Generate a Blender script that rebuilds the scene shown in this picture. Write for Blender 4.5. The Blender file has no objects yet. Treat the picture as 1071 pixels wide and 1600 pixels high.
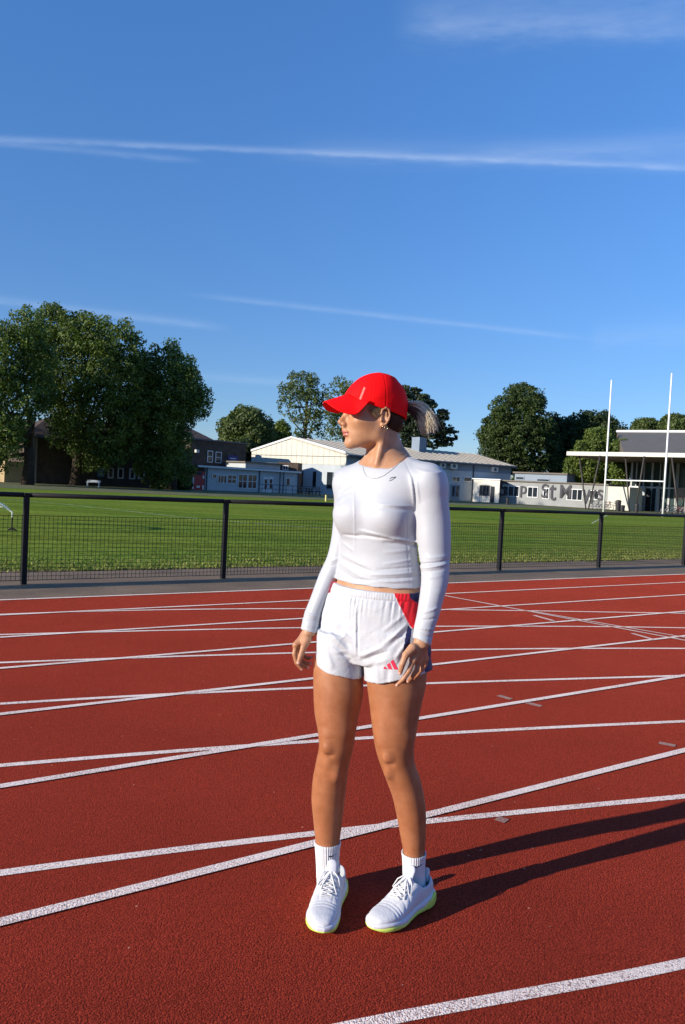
import bpy, bmesh, math, random
import numpy as np
from mathutils import Vector, Matrix, noise
random.seed(7); np.random.seed(7)
R = math.radians
SC = bpy.context.scene
COL = SC.collection

# ---------------------------------------------------------------- camera
F_PX = 1230.0                       # focal length in pixels of the 1071 x 1600 photograph
CAM_H, PITCH, ROLL = 1.40, 2.03, 2.90
cam_d = bpy.data.cameras.new('camera'); cam = bpy.data.objects.new('camera', cam_d); COL.objects.link(cam)
cam_d.sensor_fit = 'VERTICAL'; cam_d.sensor_height = 36.0; cam_d.lens = F_PX / 1600 * 36.0
cam_d.clip_start = 0.05; cam_d.clip_end = 6000
CAM_M = Matrix.Translation((0, 0, CAM_H)) @ Matrix.Rotation(R(90 - PITCH), 4, 'X') @ Matrix.Rotation(R(ROLL), 4, 'Z')
cam.matrix_world = CAM_M
SC.camera = cam
CR = np.array(CAM_M.to_3x3())

def ray(px, py):
    d = CR @ np.array([px - 535.5, 800.0 - py, -F_PX])
    return d
def W(px, py, Y):                    # point on the sight line of a photo pixel at world depth Y
    d = ray(px, py); t = Y / d[1]
    return np.array([d[0] * t, Y, CAM_H + d[2] * t])
def G(px, py, z=0.0):                # where the sight line meets the ground
    d = ray(px, py); t = (z - CAM_H) / d[2]
    return np.array([d[0] * t, d[1] * t, z])
def proj(P):                         # world points -> photo pixels (used to lay out prints on cloth)
    Q = (P - np.array([0, 0, CAM_H])) @ CR
    return 535.5 + Q[..., 0] / -Q[..., 2] * F_PX, 800 - Q[..., 1] / -Q[..., 2] * F_PX

# ---------------------------------------------------------------- sun and sky
SUN_EL = R(16.5)
SUN_DIR = np.array([-0.872, -0.489, 0]) * math.cos(SUN_EL) + np.array([0, 0, math.sin(SUN_EL)])   # towards the sun
sun_d = bpy.data.lights.new('sun', 'SUN'); sun_d.energy = 5.0; sun_d.angle = R(0.53); sun_d.color = (1.0, 0.89, 0.74)
sun = bpy.data.objects.new('sun', sun_d); COL.objects.link(sun)
sun.rotation_euler = Vector(SUN_DIR).to_track_quat('Z', 'Y').to_euler()
world = bpy.data.worlds.new('World'); SC.world = world; world.use_nodes = True
wn = world.node_tree; wn.nodes.clear()
def N(nt, t, **kw):
    n = nt.nodes.new(t)
    for k, v in kw.items():
        if k.startswith('i_'): n.inputs[int(k[2:]) if k[2:].isdigit() else k[2:]].default_value = v
        else: setattr(n, k, v)
    return n
sky = N(wn, 'ShaderNodeTexSky', sky_type='NISHITA', sun_disc=False, sun_elevation=SUN_EL, sun_rotation=math.atan2(SUN_DIR[0], SUN_DIR[1]),
        altitude=0, air_density=1.0, dust_density=0.0, ozone_density=6.0)
wtc = N(wn, 'ShaderNodeTexCoord')
def wmath(op, a, b=None, c=None, clamp=False):
    n = N(wn, 'ShaderNodeMath', operation=op, use_clamp=clamp)
    for i, v in enumerate((a, b, c)):
        if v is None: continue
        if isinstance(v, (int, float)): n.inputs[i].default_value = v
        else: wn.links.new(v, n.inputs[i])
    return n.outputs[0]
def wdot(vec, out):
    n = N(wn, 'ShaderNodeVectorMath', operation='DOT_PRODUCT'); wn.links.new(out, n.inputs[0]); n.inputs[1].default_value = vec
    return n.outputs['Value']
wdir = wtc.outputs['Generated']
def contrail(p0, p1, width, amount, ragged, ext=(-0.02, 1.02), up_soft=1.0, nscale=9.0, seed=0.0):
    """a vapour trail: an arc of the sky between two directions; its edge feathers unevenly"""
    d0 = ray(*p0); d0 /= np.linalg.norm(d0); d1 = ray(*p1); d1 /= np.linalg.norm(d1)
    nrm = np.cross(d0, d1); nrm /= np.linalg.norm(nrm)
    if nrm[2] < 0: nrm = -nrm
    tang = np.cross(nrm, d0); 
    if tang @ (d1 - d0) < 0: tang = -tang
    ln = math.atan2(d1 @ tang, d1 @ d0)
    s = wdot(tuple(nrm), wdir)
    al = wmath('DIVIDE', wmath('ARCTAN2', wdot(tuple(tang), wdir), wdot(tuple(d0), wdir)), ln)
    cmb = N(wn, 'ShaderNodeCombineXYZ'); wn.links.new(wmath('MULTIPLY', al, ln * nscale), cmb.inputs[0])
    wn.links.new(wmath('MULTIPLY', s, 60.0), cmb.inputs[1]); cmb.inputs[2].default_value = seed
    nz = N(wn, 'ShaderNodeTexNoise', noise_dimensions='3D'); nz.inputs['Scale'].default_value = 1.6; nz.inputs['Detail'].default_value = 6; nz.inputs['Roughness'].default_value = .62
    wn.links.new(cmb.outputs[0], nz.inputs['Vector'])
    s2 = wmath('ADD', s, wmath('MULTIPLY', wmath('SUBTRACT', nz.outputs[0], .5), ragged))
    up = wmath('GREATER_THAN', s2, 0.0)
    wd = wmath('ADD', width, wmath('MULTIPLY', up, width * (up_soft - 1)))
    q = wmath('DIVIDE', s2, wd)
    g = wmath('EXPONENT', wmath('MULTIPLY', wmath('MULTIPLY', q, q), -1.0))
    e0 = N(wn, 'ShaderNodeMapRange', interpolation_type='SMOOTHSTEP'); wn.links.new(al, e0.inputs[0]); e0.inputs[1].default_value = ext[0]; e0.inputs[2].default_value = ext[0] + .22
    e1 = N(wn, 'ShaderNodeMapRange', interpolation_type='SMOOTHSTEP'); wn.links.new(al, e1.inputs[0]); e1.inputs[1].default_value = ext[1]; e1.inputs[2].default_value = ext[1] - .22
    m = wmath('MULTIPLY', wmath('MULTIPLY', g, e0.outputs[0]), e1.outputs[0])
    den = N(wn, 'ShaderNodeMapRange'); wn.links.new(nz.outputs[0], den.inputs[0]); den.inputs[1].default_value = .3; den.inputs[2].default_value = .7; den.inputs[3].default_value = .45; den.inputs[4].default_value = 1.15
    return wmath('MULTIPLY', wmath('MULTIPLY', m, den.outputs[0]), amount)
trails = [contrail((0, 218), (1071, 263), .0026, .19, .004, (-.6, 1.5), 1.4, 14, 1.0),
          contrail((0, 224), (300, 251), .0030, .10, .004, (-1.0, 1.1), 1.2, 14, 2.0),
          contrail((200, 236), (1071, 250), .010, .10, .012, (.2, 1.5), 1.5, 9, 3.0),
          contrail((760, 245), (1071, 222), .008, .10, .012, (-.1, 1.6), 1.5, 12, 4.0),
          contrail((0, 470), (340, 512), .004, .13, .004, (-1.5, 1.1), 1.3, 12, 5.0),
          contrail((320, 463), (930, 531), .0026, .13, .003, (-.08, 1.05), 1.4, 12, 6.0),
          contrail((940, 533), (1071, 522), .012, .07, .010, (-.2, 2.0), 1.4, 12, 7.0),
          contrail((300, 588), (440, 598), .0045, .08, .004, (-.4, 1.3), 1.4, 12, 8.0),
          contrail((640, 38), (1071, 8), .022, .09, .030, (-.1, 2.2), 1.8, 16, 10.0),
          contrail((650, 40), (1071, 50), .009, .10, .012, (-.1, 2.0), 1.5, 16, 11.0)]
tot = trails[0]
for t_ in trails[1:]: tot = wmath('ADD', tot, t_)
tot = wmath('MINIMUM', tot, .8)
front = N(wn, 'ShaderNodeSeparateXYZ'); wn.links.new(wdir, front.inputs[0])
hv = N(wn, 'ShaderNodeMapRange'); wn.links.new(front.outputs[2], hv.inputs[0]); hv.inputs[1].default_value = 0.0; hv.inputs[2].default_value = .03
tot = wmath('MULTIPLY', tot, hv.outputs[0])
mixw = N(wn, 'ShaderNodeMix', data_type='RGBA'); wn.links.new(tot, mixw.inputs[0])
tz_ = N(wn, 'ShaderNodeMapRange', interpolation_type='SMOOTHSTEP'); wn.links.new(front.outputs[2], tz_.inputs[0]); tz_.inputs[1].default_value = -.05; tz_.inputs[2].default_value = .72
tint = N(wn, 'ShaderNodeMix', data_type='RGBA'); wn.links.new(tz_.outputs[0], tint.inputs[0]); tint.inputs[6].default_value = (.77, .735, .82, 1); tint.inputs[7].default_value = (1.0, 1.28, 1.46, 1)
skm = N(wn, 'ShaderNodeMix', data_type='RGBA', blend_type='MULTIPLY'); skm.inputs[0].default_value = 1; wn.links.new(sky.outputs[0], skm.inputs[6]); wn.links.new(tint.outputs[2], skm.inputs[7])
wn.links.new(skm.outputs[2], mixw.inputs[6]); mixw.inputs[7].default_value = (4.6, 5.4, 6.6, 1)
bg = N(wn, 'ShaderNodeBackground'); bg.inputs[1].default_value = 0.128
wo = N(wn, 'ShaderNodeOutputWorld'); wn.links.new(mixw.outputs[2], bg.inputs[0]); wn.links.new(bg.outputs[0], wo.inputs[0])
SC.view_settings.view_transform = 'Standard'; SC.view_settings.look = 'None'
SC.view_settings.exposure = 0.42; SC.view_settings.gamma = 1.0; SC.view_settings.use_curve_mapping = False
SC.cycles.max_bounces = 6; SC.cycles.transparent_max_bounces = 12

# ---------------------------------------------------------------- helpers
def tag(o, label=None, cat=None, group=None, kind=None):
    if label: o['label'] = label
    if cat: o['category'] = cat
    if group: o['group'] = group
    if kind: o['kind'] = kind
    return o
def empty(name, loc=(0, 0, 0), rz=0.0, parent=None):
    o = bpy.data.objects.new(name, None); COL.objects.link(o); o.location = Vector(loc); o.rotation_euler[2] = rz
    o.empty_display_size = .2
    if parent: o.parent = parent
    return o
def link(name, me, mat=None, parent=None, world_coords=False):
    o = bpy.data.objects.new(name, me); COL.objects.link(o)
    if mat is not None and len(me.materials) == 0:
        for m in (mat if isinstance(mat, (list, tuple)) else [mat]): me.materials.append(m)
    if parent is not None:
        o.parent = parent
        if world_coords:
            pm = Matrix.Translation(parent.location) @ parent.rotation_euler.to_matrix().to_4x4()
            q = parent.parent
            while q is not None:
                pm = (Matrix.Translation(q.location) @ q.rotation_euler.to_matrix().to_4x4()) @ pm if False else pm; q = q.parent
            me.transform(pm.inverted()); me.update()
    return o
def mesh_np(name, V, Fc, smooth=False, mat_idx=None):
    """V (n,3); Fc (m,3) or (m,4) array"""
    V = np.asarray(V, np.float32); Fc = np.asarray(Fc, np.int32)
    me = bpy.data.meshes.new(name); k = Fc.shape[1]
    me.vertices.add(len(V)); me.vertices.foreach_set('co', V.ravel())
    me.loops.add(Fc.size); me.loops.foreach_set('vertex_index', Fc.ravel())
    me.polygons.add(len(Fc)); me.polygons.foreach_set('loop_start', np.arange(0, Fc.size, k, dtype=np.int32))
    try: me.polygons.foreach_set('loop_total', np.full(len(Fc), k, np.int32))
    except Exception: pass
    if mat_idx is not None: me.polygons.foreach_set('material_index', np.asarray(mat_idx, np.int32))
    me.update(calc_edges=True)
    if smooth: me.polygons.foreach_set('use_smooth', np.ones(len(Fc), bool))
    me.validate()
    return me
class MB:
    """collects boxes, tubes and polygons and links them as one mesh"""
    def __init__(s): s.v = []; s.f = []
    def add(s, V, Fs):
        b = len(s.v); s.v += [tuple(map(float, p)) for p in V]; s.f += [tuple(i + b for i in f) for f in Fs]; return s
    def box(s, lo, hi):
        x0, y0, z0 = lo; x1, y1, z1 = hi
        return s.add([(x0,y0,z0),(x1,y0,z0),(x1,y1,z0),(x0,y1,z0),(x0,y0,z1),(x1,y0,z1),(x1,y1,z1),(x0,y1,z1)],
                     [(0,3,2,1),(4,5,6,7),(0,1,5,4),(1,2,6,5),(2,3,7,6),(3,0,4,7)])
    def obox(s, o, ax, ay, az):         # corner + three edge vectors
        o, ax, ay, az = map(np.asarray, (o, ax, ay, az))
        V = [o, o+ax, o+ax+ay, o+ay, o+az, o+ax+az, o+ax+ay+az, o+ay+az]
        Fs = [(0,3,2,1),(4,5,6,7),(0,1,5,4),(1,2,6,5),(2,3,7,6),(3,0,4,7)]
        if np.dot(np.cross(ax, ay), az) < 0: Fs = [f[::-1] for f in Fs]
        return s.add(V, Fs)
    def tube(s, pts, r, n=8, cap=True):
        pts = [np.asarray(p, float) for p in pts]; rr = r if isinstance(r, (list, tuple)) else [r] * len(pts)
        V = []; prev = None
        for i, p in enumerate(pts):
            t = pts[min(i+1, len(pts)-1)] - pts[max(i-1, 0)]; t = t / (np.linalg.norm(t) + 1e-12)
            if prev is None:
                a = np.array([0, 0, 1.0]) if abs(t[2]) < .9 else np.array([1.0, 0, 0])
            else: a = prev
            u = a - t * (a @ t); u /= np.linalg.norm(u); prev = u; w = np.cross(t, u)
            for k in range(n):
                an = 2 * math.pi * k / n; V.append(p + rr[i] * (math.cos(an) * u + math.sin(an) * w))
        Fs = []
        for i in range(len(pts) - 1):
            for k in range(n):
                Fs.append((i*n+k, i*n+(k+1) % n, (i+1)*n+(k+1) % n, (i+1)*n+k))
        if cap: Fs += [tuple(range(n))[::-1], tuple((len(pts)-1)*n + k for k in range(n))]
        return s.add(V, Fs)
    def quad(s, a, b, c, d): return s.add([a, b, c, d], [(0, 1, 2, 3)])
    def build(s, name, mat, parent=None, smooth=False, bevel=0.0):
        me = bpy.data.meshes.new(name); me.from_pydata(s.v, [], s.f); me.update()
        if smooth:
            for p in me.polygons: p.use_smooth = True
        o = link(name, me, mat, parent)
        if bevel:
            m = o.modifiers.new('bevel', 'BEVEL'); m.width = bevel; m.segments = 2; m.limit_method = 'ANGLE'
        return o
def kids(o): return [c for c in bpy.data.objects if c.parent == o]
def copy_tree(o, parent=None):
    c = o.copy(); COL.objects.link(c); c.parent = parent
    for ch in kids(o): copy_tree(ch, c)
    return c

# ---------------------------------------------------------------- materials
def new_mat(name):
    m = bpy.data.materials.new(name); m.use_nodes = True; nt = m.node_tree
    return m, nt, nt.nodes['Principled BSDF']
def L(nt, a, b): nt.links.new(a, b)
def mat_simple(name, col, rough=.6, spec=.4, metal=0.0, noise_scale=0.0, var=.12, bump=0.0, bump_scale=40.0, sheen=0.0, coat=0.0, bdist=.01):
    m, nt, b = new_mat(name)
    b.inputs['Base Color'].default_value = (*col, 1); b.inputs['Roughness'].default_value = rough
    b.inputs['Metallic'].default_value = metal; b.inputs['Specular IOR Level'].default_value = spec
    b.inputs['Coat Weight'].default_value = coat
    if sheen: b.inputs['Sheen Weight'].default_value = sheen
    tc = N(nt, 'ShaderNodeTexCoord')
    if noise_scale:
        nz = N(nt, 'ShaderNodeTexNoise'); nz.inputs['Scale'].default_value = noise_scale; nz.inputs['Detail'].default_value = 6; nz.inputs['Roughness'].default_value = .6
        L(nt, tc.outputs['Object'], nz.inputs['Vector'])
        mr = N(nt, 'ShaderNodeMapRange'); L(nt, nz.outputs[0], mr.inputs[0]); mr.inputs[1].default_value = .3; mr.inputs[2].default_value = .7
        mr.inputs[3].default_value = 1 - var; mr.inputs[4].default_value = 1 + var
        mx = N(nt, 'ShaderNodeVectorMath', operation='SCALE'); mx.inputs[0].default_value = col; L(nt, mr.outputs[0], mx.inputs['Scale'])
        L(nt, mx.outputs[0], b.inputs['Base Color'])
    if bump:
        nb = N(nt, 'ShaderNodeTexNoise'); nb.inputs['Scale'].default_value = bump_scale; nb.inputs['Detail'].default_value = 5
        L(nt, tc.outputs['Object'], nb.inputs['Vector'])
        bp = N(nt, 'ShaderNodeBump'); bp.inputs['Strength'].default_value = bump; bp.inputs['Distance'].default_value = bdist
        L(nt, nb.outputs[0], bp.inputs['Height']); L(nt, bp.outputs[0], b.inputs['Normal'])
    return m

def in_poly(x, y, poly):
    r = np.zeros(x.shape, bool); n = len(poly)
    for i in range(n):
        x0, y0 = poly[i]; x1, y1 = poly[(i+1) % n]
        c = ((y0 > y) != (y1 > y)) & (x < (x1 - x0) * (y - y0) / (y1 - y0 + 1e-12) + x0); r ^= c
    return r

# ================================================================ ground, track, markings
def at(px, Y, z=0.0):                 # plan position on the sight line of photo column px at depth Y
    hy = 849 - .0507 * (2360 - px); p = W(px, hy, Y); return np.array([p[0], Y, z])
def zat(px, py, Y): return W(px, py, Y)[2]
def on_line(px, A, B):                # where column px crosses the plan line A-B
    d = at(px, 1.0)[:2]; e = B[:2] - A[:2]; M = np.array([[d[0], -e[0]], [d[1], -e[1]]]); s = np.linalg.solve(M, A[:2]); return A[:2] + e * s[1], s[1]
def sheet(name, pts, z, mat, sub=0):
    me = bpy.data.meshes.new(name); me.from_pydata([(p[0], p[1], z) for p in pts], [], [tuple(range(len(pts)))]); me.update()
    if me.polygons[0].normal.z < 0: me.flip_normals()
    return tag(link(name, me, mat), kind='structure')

def mat_track():
    m, nt, b = new_mat('track_rubber'); tc = N(nt, 'ShaderNodeTexCoord'); O = tc.outputs['Object']
    v = N(nt, 'ShaderNodeTexVoronoi'); v.inputs['Scale'].default_value = 170; L(nt, O, v.inputs[0])
    n1 = N(nt, 'ShaderNodeTexNoise'); n1.inputs['Scale'].default_value = 260; n1.inputs['Detail'].default_value = 3; n1.inputs['Roughness'].default_value = .7; L(nt, O, n1.inputs[0])
    n2 = N(nt, 'ShaderNodeTexNoise'); n2.inputs['Scale'].default_value = 1.1; n2.inputs['Detail'].default_value = 6; L(nt, O, n2.inputs[0])
    n3 = N(nt, 'ShaderNodeTexNoise'); n3.inputs['Scale'].default_value = 150; n3.inputs['Detail'].default_value = 4; n3.inputs['Roughness'].default_value = .7; L(nt, O, n3.inputs[0])
    cr = N(nt, 'ShaderNodeValToRGB'); L(nt, n1.outputs[0], cr.inputs[0]); e = cr.color_ramp.elements
    e[0].position = .30; e[0].color = (.075, .007, .005, 1); e[1].position = .74; e[1].color = (.45, .068, .034, 1)
    q = cr.color_ramp.elements.new(.50); q.color = (.195, .0190, .0105, 1)
    mr = N(nt, 'ShaderNodeMapRange'); L(nt, n2.outputs[0], mr.inputs[0]); mr.inputs[1].default_value = .3; mr.inputs[2].default_value = .7; mr.inputs[3].default_value = .80; mr.inputs[4].default_value = 1.16
    vm = N(nt, 'ShaderNodeVectorMath', operation='SCALE'); vg = N(nt, 'ShaderNodeTexVoronoi'); vg.inputs['Scale'].default_value = 230; L(nt, O, vg.inputs[0]); vb = N(nt, 'ShaderNodeSeparateColor'); L(nt, vg.outputs['Color'], vb.inputs[0])
    gr = N(nt, 'ShaderNodeMapRange'); L(nt, vb.outputs[0], gr.inputs[0]); gr.inputs[3].default_value = .45; gr.inputs[4].default_value = 1.45; gm = N(nt, 'ShaderNodeMath', operation='MULTIPLY'); L(nt, gr.outputs[0], gm.inputs[0]); L(nt, mr.outputs[0], gm.inputs[1])
    L(nt, cr.outputs[0], vm.inputs[0]); L(nt, gm.outputs[0], vm.inputs['Scale'])
    # rare pale grit
    v2 = N(nt, 'ShaderNodeTexVoronoi'); v2.inputs['Scale'].default_value = 9; L(nt, O, v2.inputs[0])
    lt = N(nt, 'ShaderNodeMath', operation='LESS_THAN'); L(nt, v2.outputs[0], lt.inputs[0]); lt.inputs[1].default_value = .035
    mx = N(nt, 'ShaderNodeMix', data_type='RGBA'); L(nt, lt.outputs[0], mx.inputs[0]); L(nt, vm.outputs[0], mx.inputs[6]); mx.inputs[7].default_value = (.60, .30, .2, 1)
    L(nt, mx.outputs[2], b.inputs['Base Color']); b.inputs['Roughness'].default_value = .9; b.inputs['Specular IOR Level'].default_value = .04
    b1 = N(nt, 'ShaderNodeBump', invert=True); b1.inputs['Strength'].default_value = 1.0; b1.inputs['Distance'].default_value = .0035; L(nt, v.outputs[0], b1.inputs['Height'])
    b2 = N(nt, 'ShaderNodeBump'); b.inputs['Sheen Weight'].default_value = .32; b.inputs['Sheen Roughness'].default_value = .55; b.inputs['Sheen Tint'].default_value = (1, .14, .07, 1); b2.inputs['Strength'].default_value = .8; b2.inputs['Distance'].default_value = .005; L(nt, n3.outputs[0], b2.inputs['Height']); L(nt, b1.outputs[0], b2.inputs['Normal'])
    L(nt, b2.outputs[0], b.inputs['Normal']); return m
M_TRACK = mat_track()
def mat_paint(name, wcol, cover):
    m, nt, b = new_mat(name); tc = N(nt, 'ShaderNodeTexCoord'); O = tc.outputs['Object']
    n1 = N(nt, 'ShaderNodeTexNoise'); n1.inputs['Scale'].default_value = 150; n1.inputs['Detail'].default_value = 4; n1.inputs['Roughness'].default_value = .75; L(nt, O, n1.inputs[0])
    n2 = N(nt, 'ShaderNodeTexNoise'); n2.inputs['Scale'].default_value = 2.3; n2.inputs['Detail'].default_value = 4; L(nt, O, n2.inputs[0])
    ad = N(nt, 'ShaderNodeMath', operation='MULTIPLY_ADD'); L(nt, n2.outputs[0], ad.inputs[0]); ad.inputs[1].default_value = .22; L(nt, n1.outputs[0], ad.inputs[2])
    cr = N(nt, 'ShaderNodeValToRGB'); L(nt, ad.outputs[0], cr.inputs[0]); e = cr.color_ramp.elements
    e[0].position = cover - .03; e[0].color = (.24, .085, .07, 1); e[1].position = cover + .06; e[1].color = (*wcol, 1)
    L(nt, cr.outputs[0], b.inputs['Base Color']); b.inputs['Roughness'].default_value = .85; b.inputs['Specular IOR Level'].default_value = .05; b.inputs['Sheen Weight'].default_value = .25; b.inputs['Sheen Roughness'].default_value = .5; b.inputs['Sheen Tint'].default_value = (1, .85, .75, 1)
    v = N(nt, 'ShaderNodeTexVoronoi'); v.inputs['Scale'].default_value = 170; L(nt, O, v.inputs[0])
    b1 = N(nt, 'ShaderNodeBump', invert=True); b1.inputs['Strength'].default_value = .8; b1.inputs['Distance'].default_value = .003; L(nt, v.outputs[0], b1.inputs['Height']); L(nt, b1.outputs[0], b.inputs['Normal'])
    return m
M_LINE = mat_paint('line_paint', (1.0, .80, .66), .535)
M_LINE2 = mat_paint('thin_line_paint', (.80, .62, .53), .57)
def mat_tarmac():
    m, nt, b = new_mat('tarmac'); tc = N(nt, 'ShaderNodeTexCoord'); O = tc.outputs['Object']
    n1 = N(nt, 'ShaderNodeTexNoise'); n1.inputs['Scale'].default_value = 60; n1.inputs['Detail'].default_value = 5; n1.inputs['Roughness'].default_value = .75; L(nt, O, n1.inputs[0])
    n2 = N(nt, 'ShaderNodeTexNoise'); n2.inputs['Scale'].default_value = 1.4; n2.inputs['Detail'].default_value = 5; L(nt, O, n2.inputs[0])
    cr = N(nt, 'ShaderNodeValToRGB'); L(nt, n1.outputs[0], cr.inputs[0]); e = cr.color_ramp.elements; e[0].position = .35; e[0].color = (.125, .080, .044, 1); e[1].position = .7; e[1].color = (.30, .205, .118, 1)
    mx = N(nt, 'ShaderNodeMix', data_type='RGBA', blend_type='MULTIPLY'); mr = N(nt, 'ShaderNodeMapRange'); L(nt, n2.outputs[0], mr.inputs[0]); mr.inputs[1].default_value = .3; mr.inputs[2].default_value = .7; mr.inputs[3].default_value = .75; mr.inputs[4].default_value = 1.25
    vm = N(nt, 'ShaderNodeVectorMath', operation='SCALE'); L(nt, cr.outputs[0], vm.inputs[0]); L(nt, mr.outputs[0], vm.inputs['Scale']); L(nt, vm.outputs[0], b.inputs['Base Color'])
    b.inputs['Roughness'].default_value = .9; bp = N(nt, 'ShaderNodeBump'); bp.inputs['Strength'].default_value = .6; bp.inputs['Distance'].default_value = .01; L(nt, n1.outputs[0], bp.inputs['Height']); L(nt, bp.outputs[0], b.inputs['Normal'])
    return m
M_TARMAC = mat_tarmac()

E0, E1 = G(0, 936.5), G(1071, 896.5)                       # outer edge of the track
dB = (E1 - E0) / np.linalg.norm(E1 - E0); nB = np.array([-dB[1], dB[0], 0])      # nB points away from the camera
if nB[1] < 0: nB = -nB
EM = (E0 + E1) / 2
def strip(a, b, z, name, mat, l0=-140, l1=160):
    return sheet(name, [EM + dB*l0 + nB*a, EM + dB*l1 + nB*a, EM + dB*l1 + nB*b, EM + dB*l0 + nB*b], z, mat)
GE0, GE1 = G(0, 893), G(1071, 872.5)
g_off = float(((GE0 + GE1) / 2 - EM) @ nB)
strip(-40, 0.0, 0.0, 'running_track', M_TRACK)
strip(-.002, g_off + .3, -.005, 'tarmac_path', M_TARMAC)

def mat_grass():
    m, nt, b = new_mat('grass_field'); tc = N(nt, 'ShaderNodeTexCoord'); O = tc.outputs['Object']
    mp = N(nt, 'ShaderNodeMapping'); mp.inputs['Rotation'].default_value = (0, 0, -math.atan2(dB[1], dB[0])); L(nt, O, mp.inputs[0])
    n1 = N(nt, 'ShaderNodeTexNoise'); n1.inputs['Scale'].default_value = 5.0; n1.inputs['Detail'].default_value = 9; n1.inputs['Roughness'].default_value = .72; L(nt, O, n1.inputs[0])
    n2 = N(nt, 'ShaderNodeTexNoise'); n2.inputs['Scale'].default_value = .16; n2.inputs['Detail'].default_value = 5; L(nt, O, n2.inputs[0])
    st = N(nt, 'ShaderNodeMapping'); st.inputs['Scale'].default_value = (.05, 1.1, 1); st.inputs['Rotation'].default_value = (0, 0, R(-4)); L(nt, O, st.inputs[0])
    n4 = N(nt, 'ShaderNodeTexNoise'); n4.inputs['Scale'].default_value = 1.0; n4.inputs['Detail'].default_value = 3; L(nt, st.outputs[0], n4.inputs[0])
    cr = N(nt, 'ShaderNodeValToRGB'); L(nt, n1.outputs[0], cr.inputs[0]); e = cr.color_ramp.elements
    e[0].position = .30; e[0].color = (.080, .125, .020, 1); e[1].position = .72; e[1].color = (.26, .33, .058, 1)
    c2 = N(nt, 'ShaderNodeValToRGB'); L(nt, n2.outputs[0], c2.inputs[0]); e = c2.color_ramp.elements
    e[0].position = .35; e[0].color = (.78, .90, .75, 1); e[1].position = .68; e[1].color = (1.22, 1.08, .95, 1)
    mx = N(nt, 'ShaderNodeMix', data_type='RGBA', blend_type='MULTIPLY'); mx.inputs[0].default_value = 1; L(nt, cr.outputs[0], mx.inputs[6]); L(nt, c2.outputs[0], mx.inputs[7])
    mr = N(nt, 'ShaderNodeMapRange'); L(nt, n4.outputs[0], mr.inputs[0]); mr.inputs[1].default_value = .35; mr.inputs[2].default_value = .65; mr.inputs[3].default_value = .80; mr.inputs[4].default_value = 1.25
    vm = N(nt, 'ShaderNodeVectorMath', operation='SCALE'); L(nt, mx.outputs[2], vm.inputs[0]); L(nt, mr.outputs[0], vm.inputs['Scale'])
    L(nt, vm.outputs[0], b.inputs['Base Color']); b.inputs['Roughness'].default_value = .9; b.inputs['Specular IOR Level'].default_value = .0
    bp = N(nt, 'ShaderNodeBump'); bp.inputs['Strength'].default_value = .8; bp.inputs['Distance'].default_value = .06; L(nt, n1.outputs[0], bp.inputs['Height']); L(nt, bp.outputs[0], b.inputs['Normal'])
    return m
M_GRASS = mat_grass()
sheet('ground', [(-3000, -3000), (3000, -3000), (3000, 3000), (-3000, 3000)], -.035, M_GRASS)
# the pitch, with an uneven near edge of turf
rg = np.random.RandomState(11)
pts = []
for l in np.arange(-60, 90, .35):
    pts.append(EM + dB*l + nB*(g_off + .10*rg.normal() + .06*math.sin(l*.7)))
ring_ = pts + [EM + dB*90 + nB*130, EM - dB*60 + nB*130]
me = bpy.data.meshes.new('pitch'); me.from_pydata([(p[0], p[1], .004) for p in ring_], [], [tuple(range(len(ring_)))]); me.update()
if me.polygons[0].normal.z < 0: me.flip_normals()
tag(link('pitch', me, M_GRASS), kind='structure')
# blades and tufts along the near part of the pitch
V = []; Fq = []
ng = 30000
l = rg.uniform(-13, 26, ng); w = g_off - .12 + 3.2 * rg.uniform(0, 1, ng)**1.7
base = EM[None, :] + dB[None, :]*l[:, None] + nB[None, :]*w[:, None]; base[:, 2] = .002
ang = rg.uniform(0, 2*math.pi, ng); hgt = rg.uniform(.015, .045, ng) * np.clip(1.15 - (w - g_off) / 3.2, .15, 1); wd = rg.uniform(.006, .016, ng) ; lean = rg.normal(0, .02, (ng, 2))
dx = np.stack([np.cos(ang)*wd, np.sin(ang)*wd, 0*ang], 1)
V = np.stack([base - dx, base + dx, base + np.stack([lean[:, 0], lean[:, 1], hgt], 1)], 1).reshape(-1, 3)
M_BLADE = mat_simple('grass_blades', (.19, .20, .06), .8, .05, noise_scale=3, var=.45)
o = link('grass', mesh_np('grass', V, np.arange(len(V)).reshape(-1, 3)), M_BLADE); tag(o, 'short green grass along the near edge of the pitch behind the fence', 'grass', kind='stuff')

# far tarmac apron in front of the buildings
sheet('far_path', [at(-400, 47)[:2], at(240, 56)[:2], at(560, 68)[:2], at(860, 76)[:2], at(1050, 74)[:2], at(1600, 62)[:2], at(1600, 150)[:2], at(-400, 150)[:2]], .014, mat_simple('apron', (.16, .165, .085), .9, .05, noise_scale=.6, var=.25))

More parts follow.
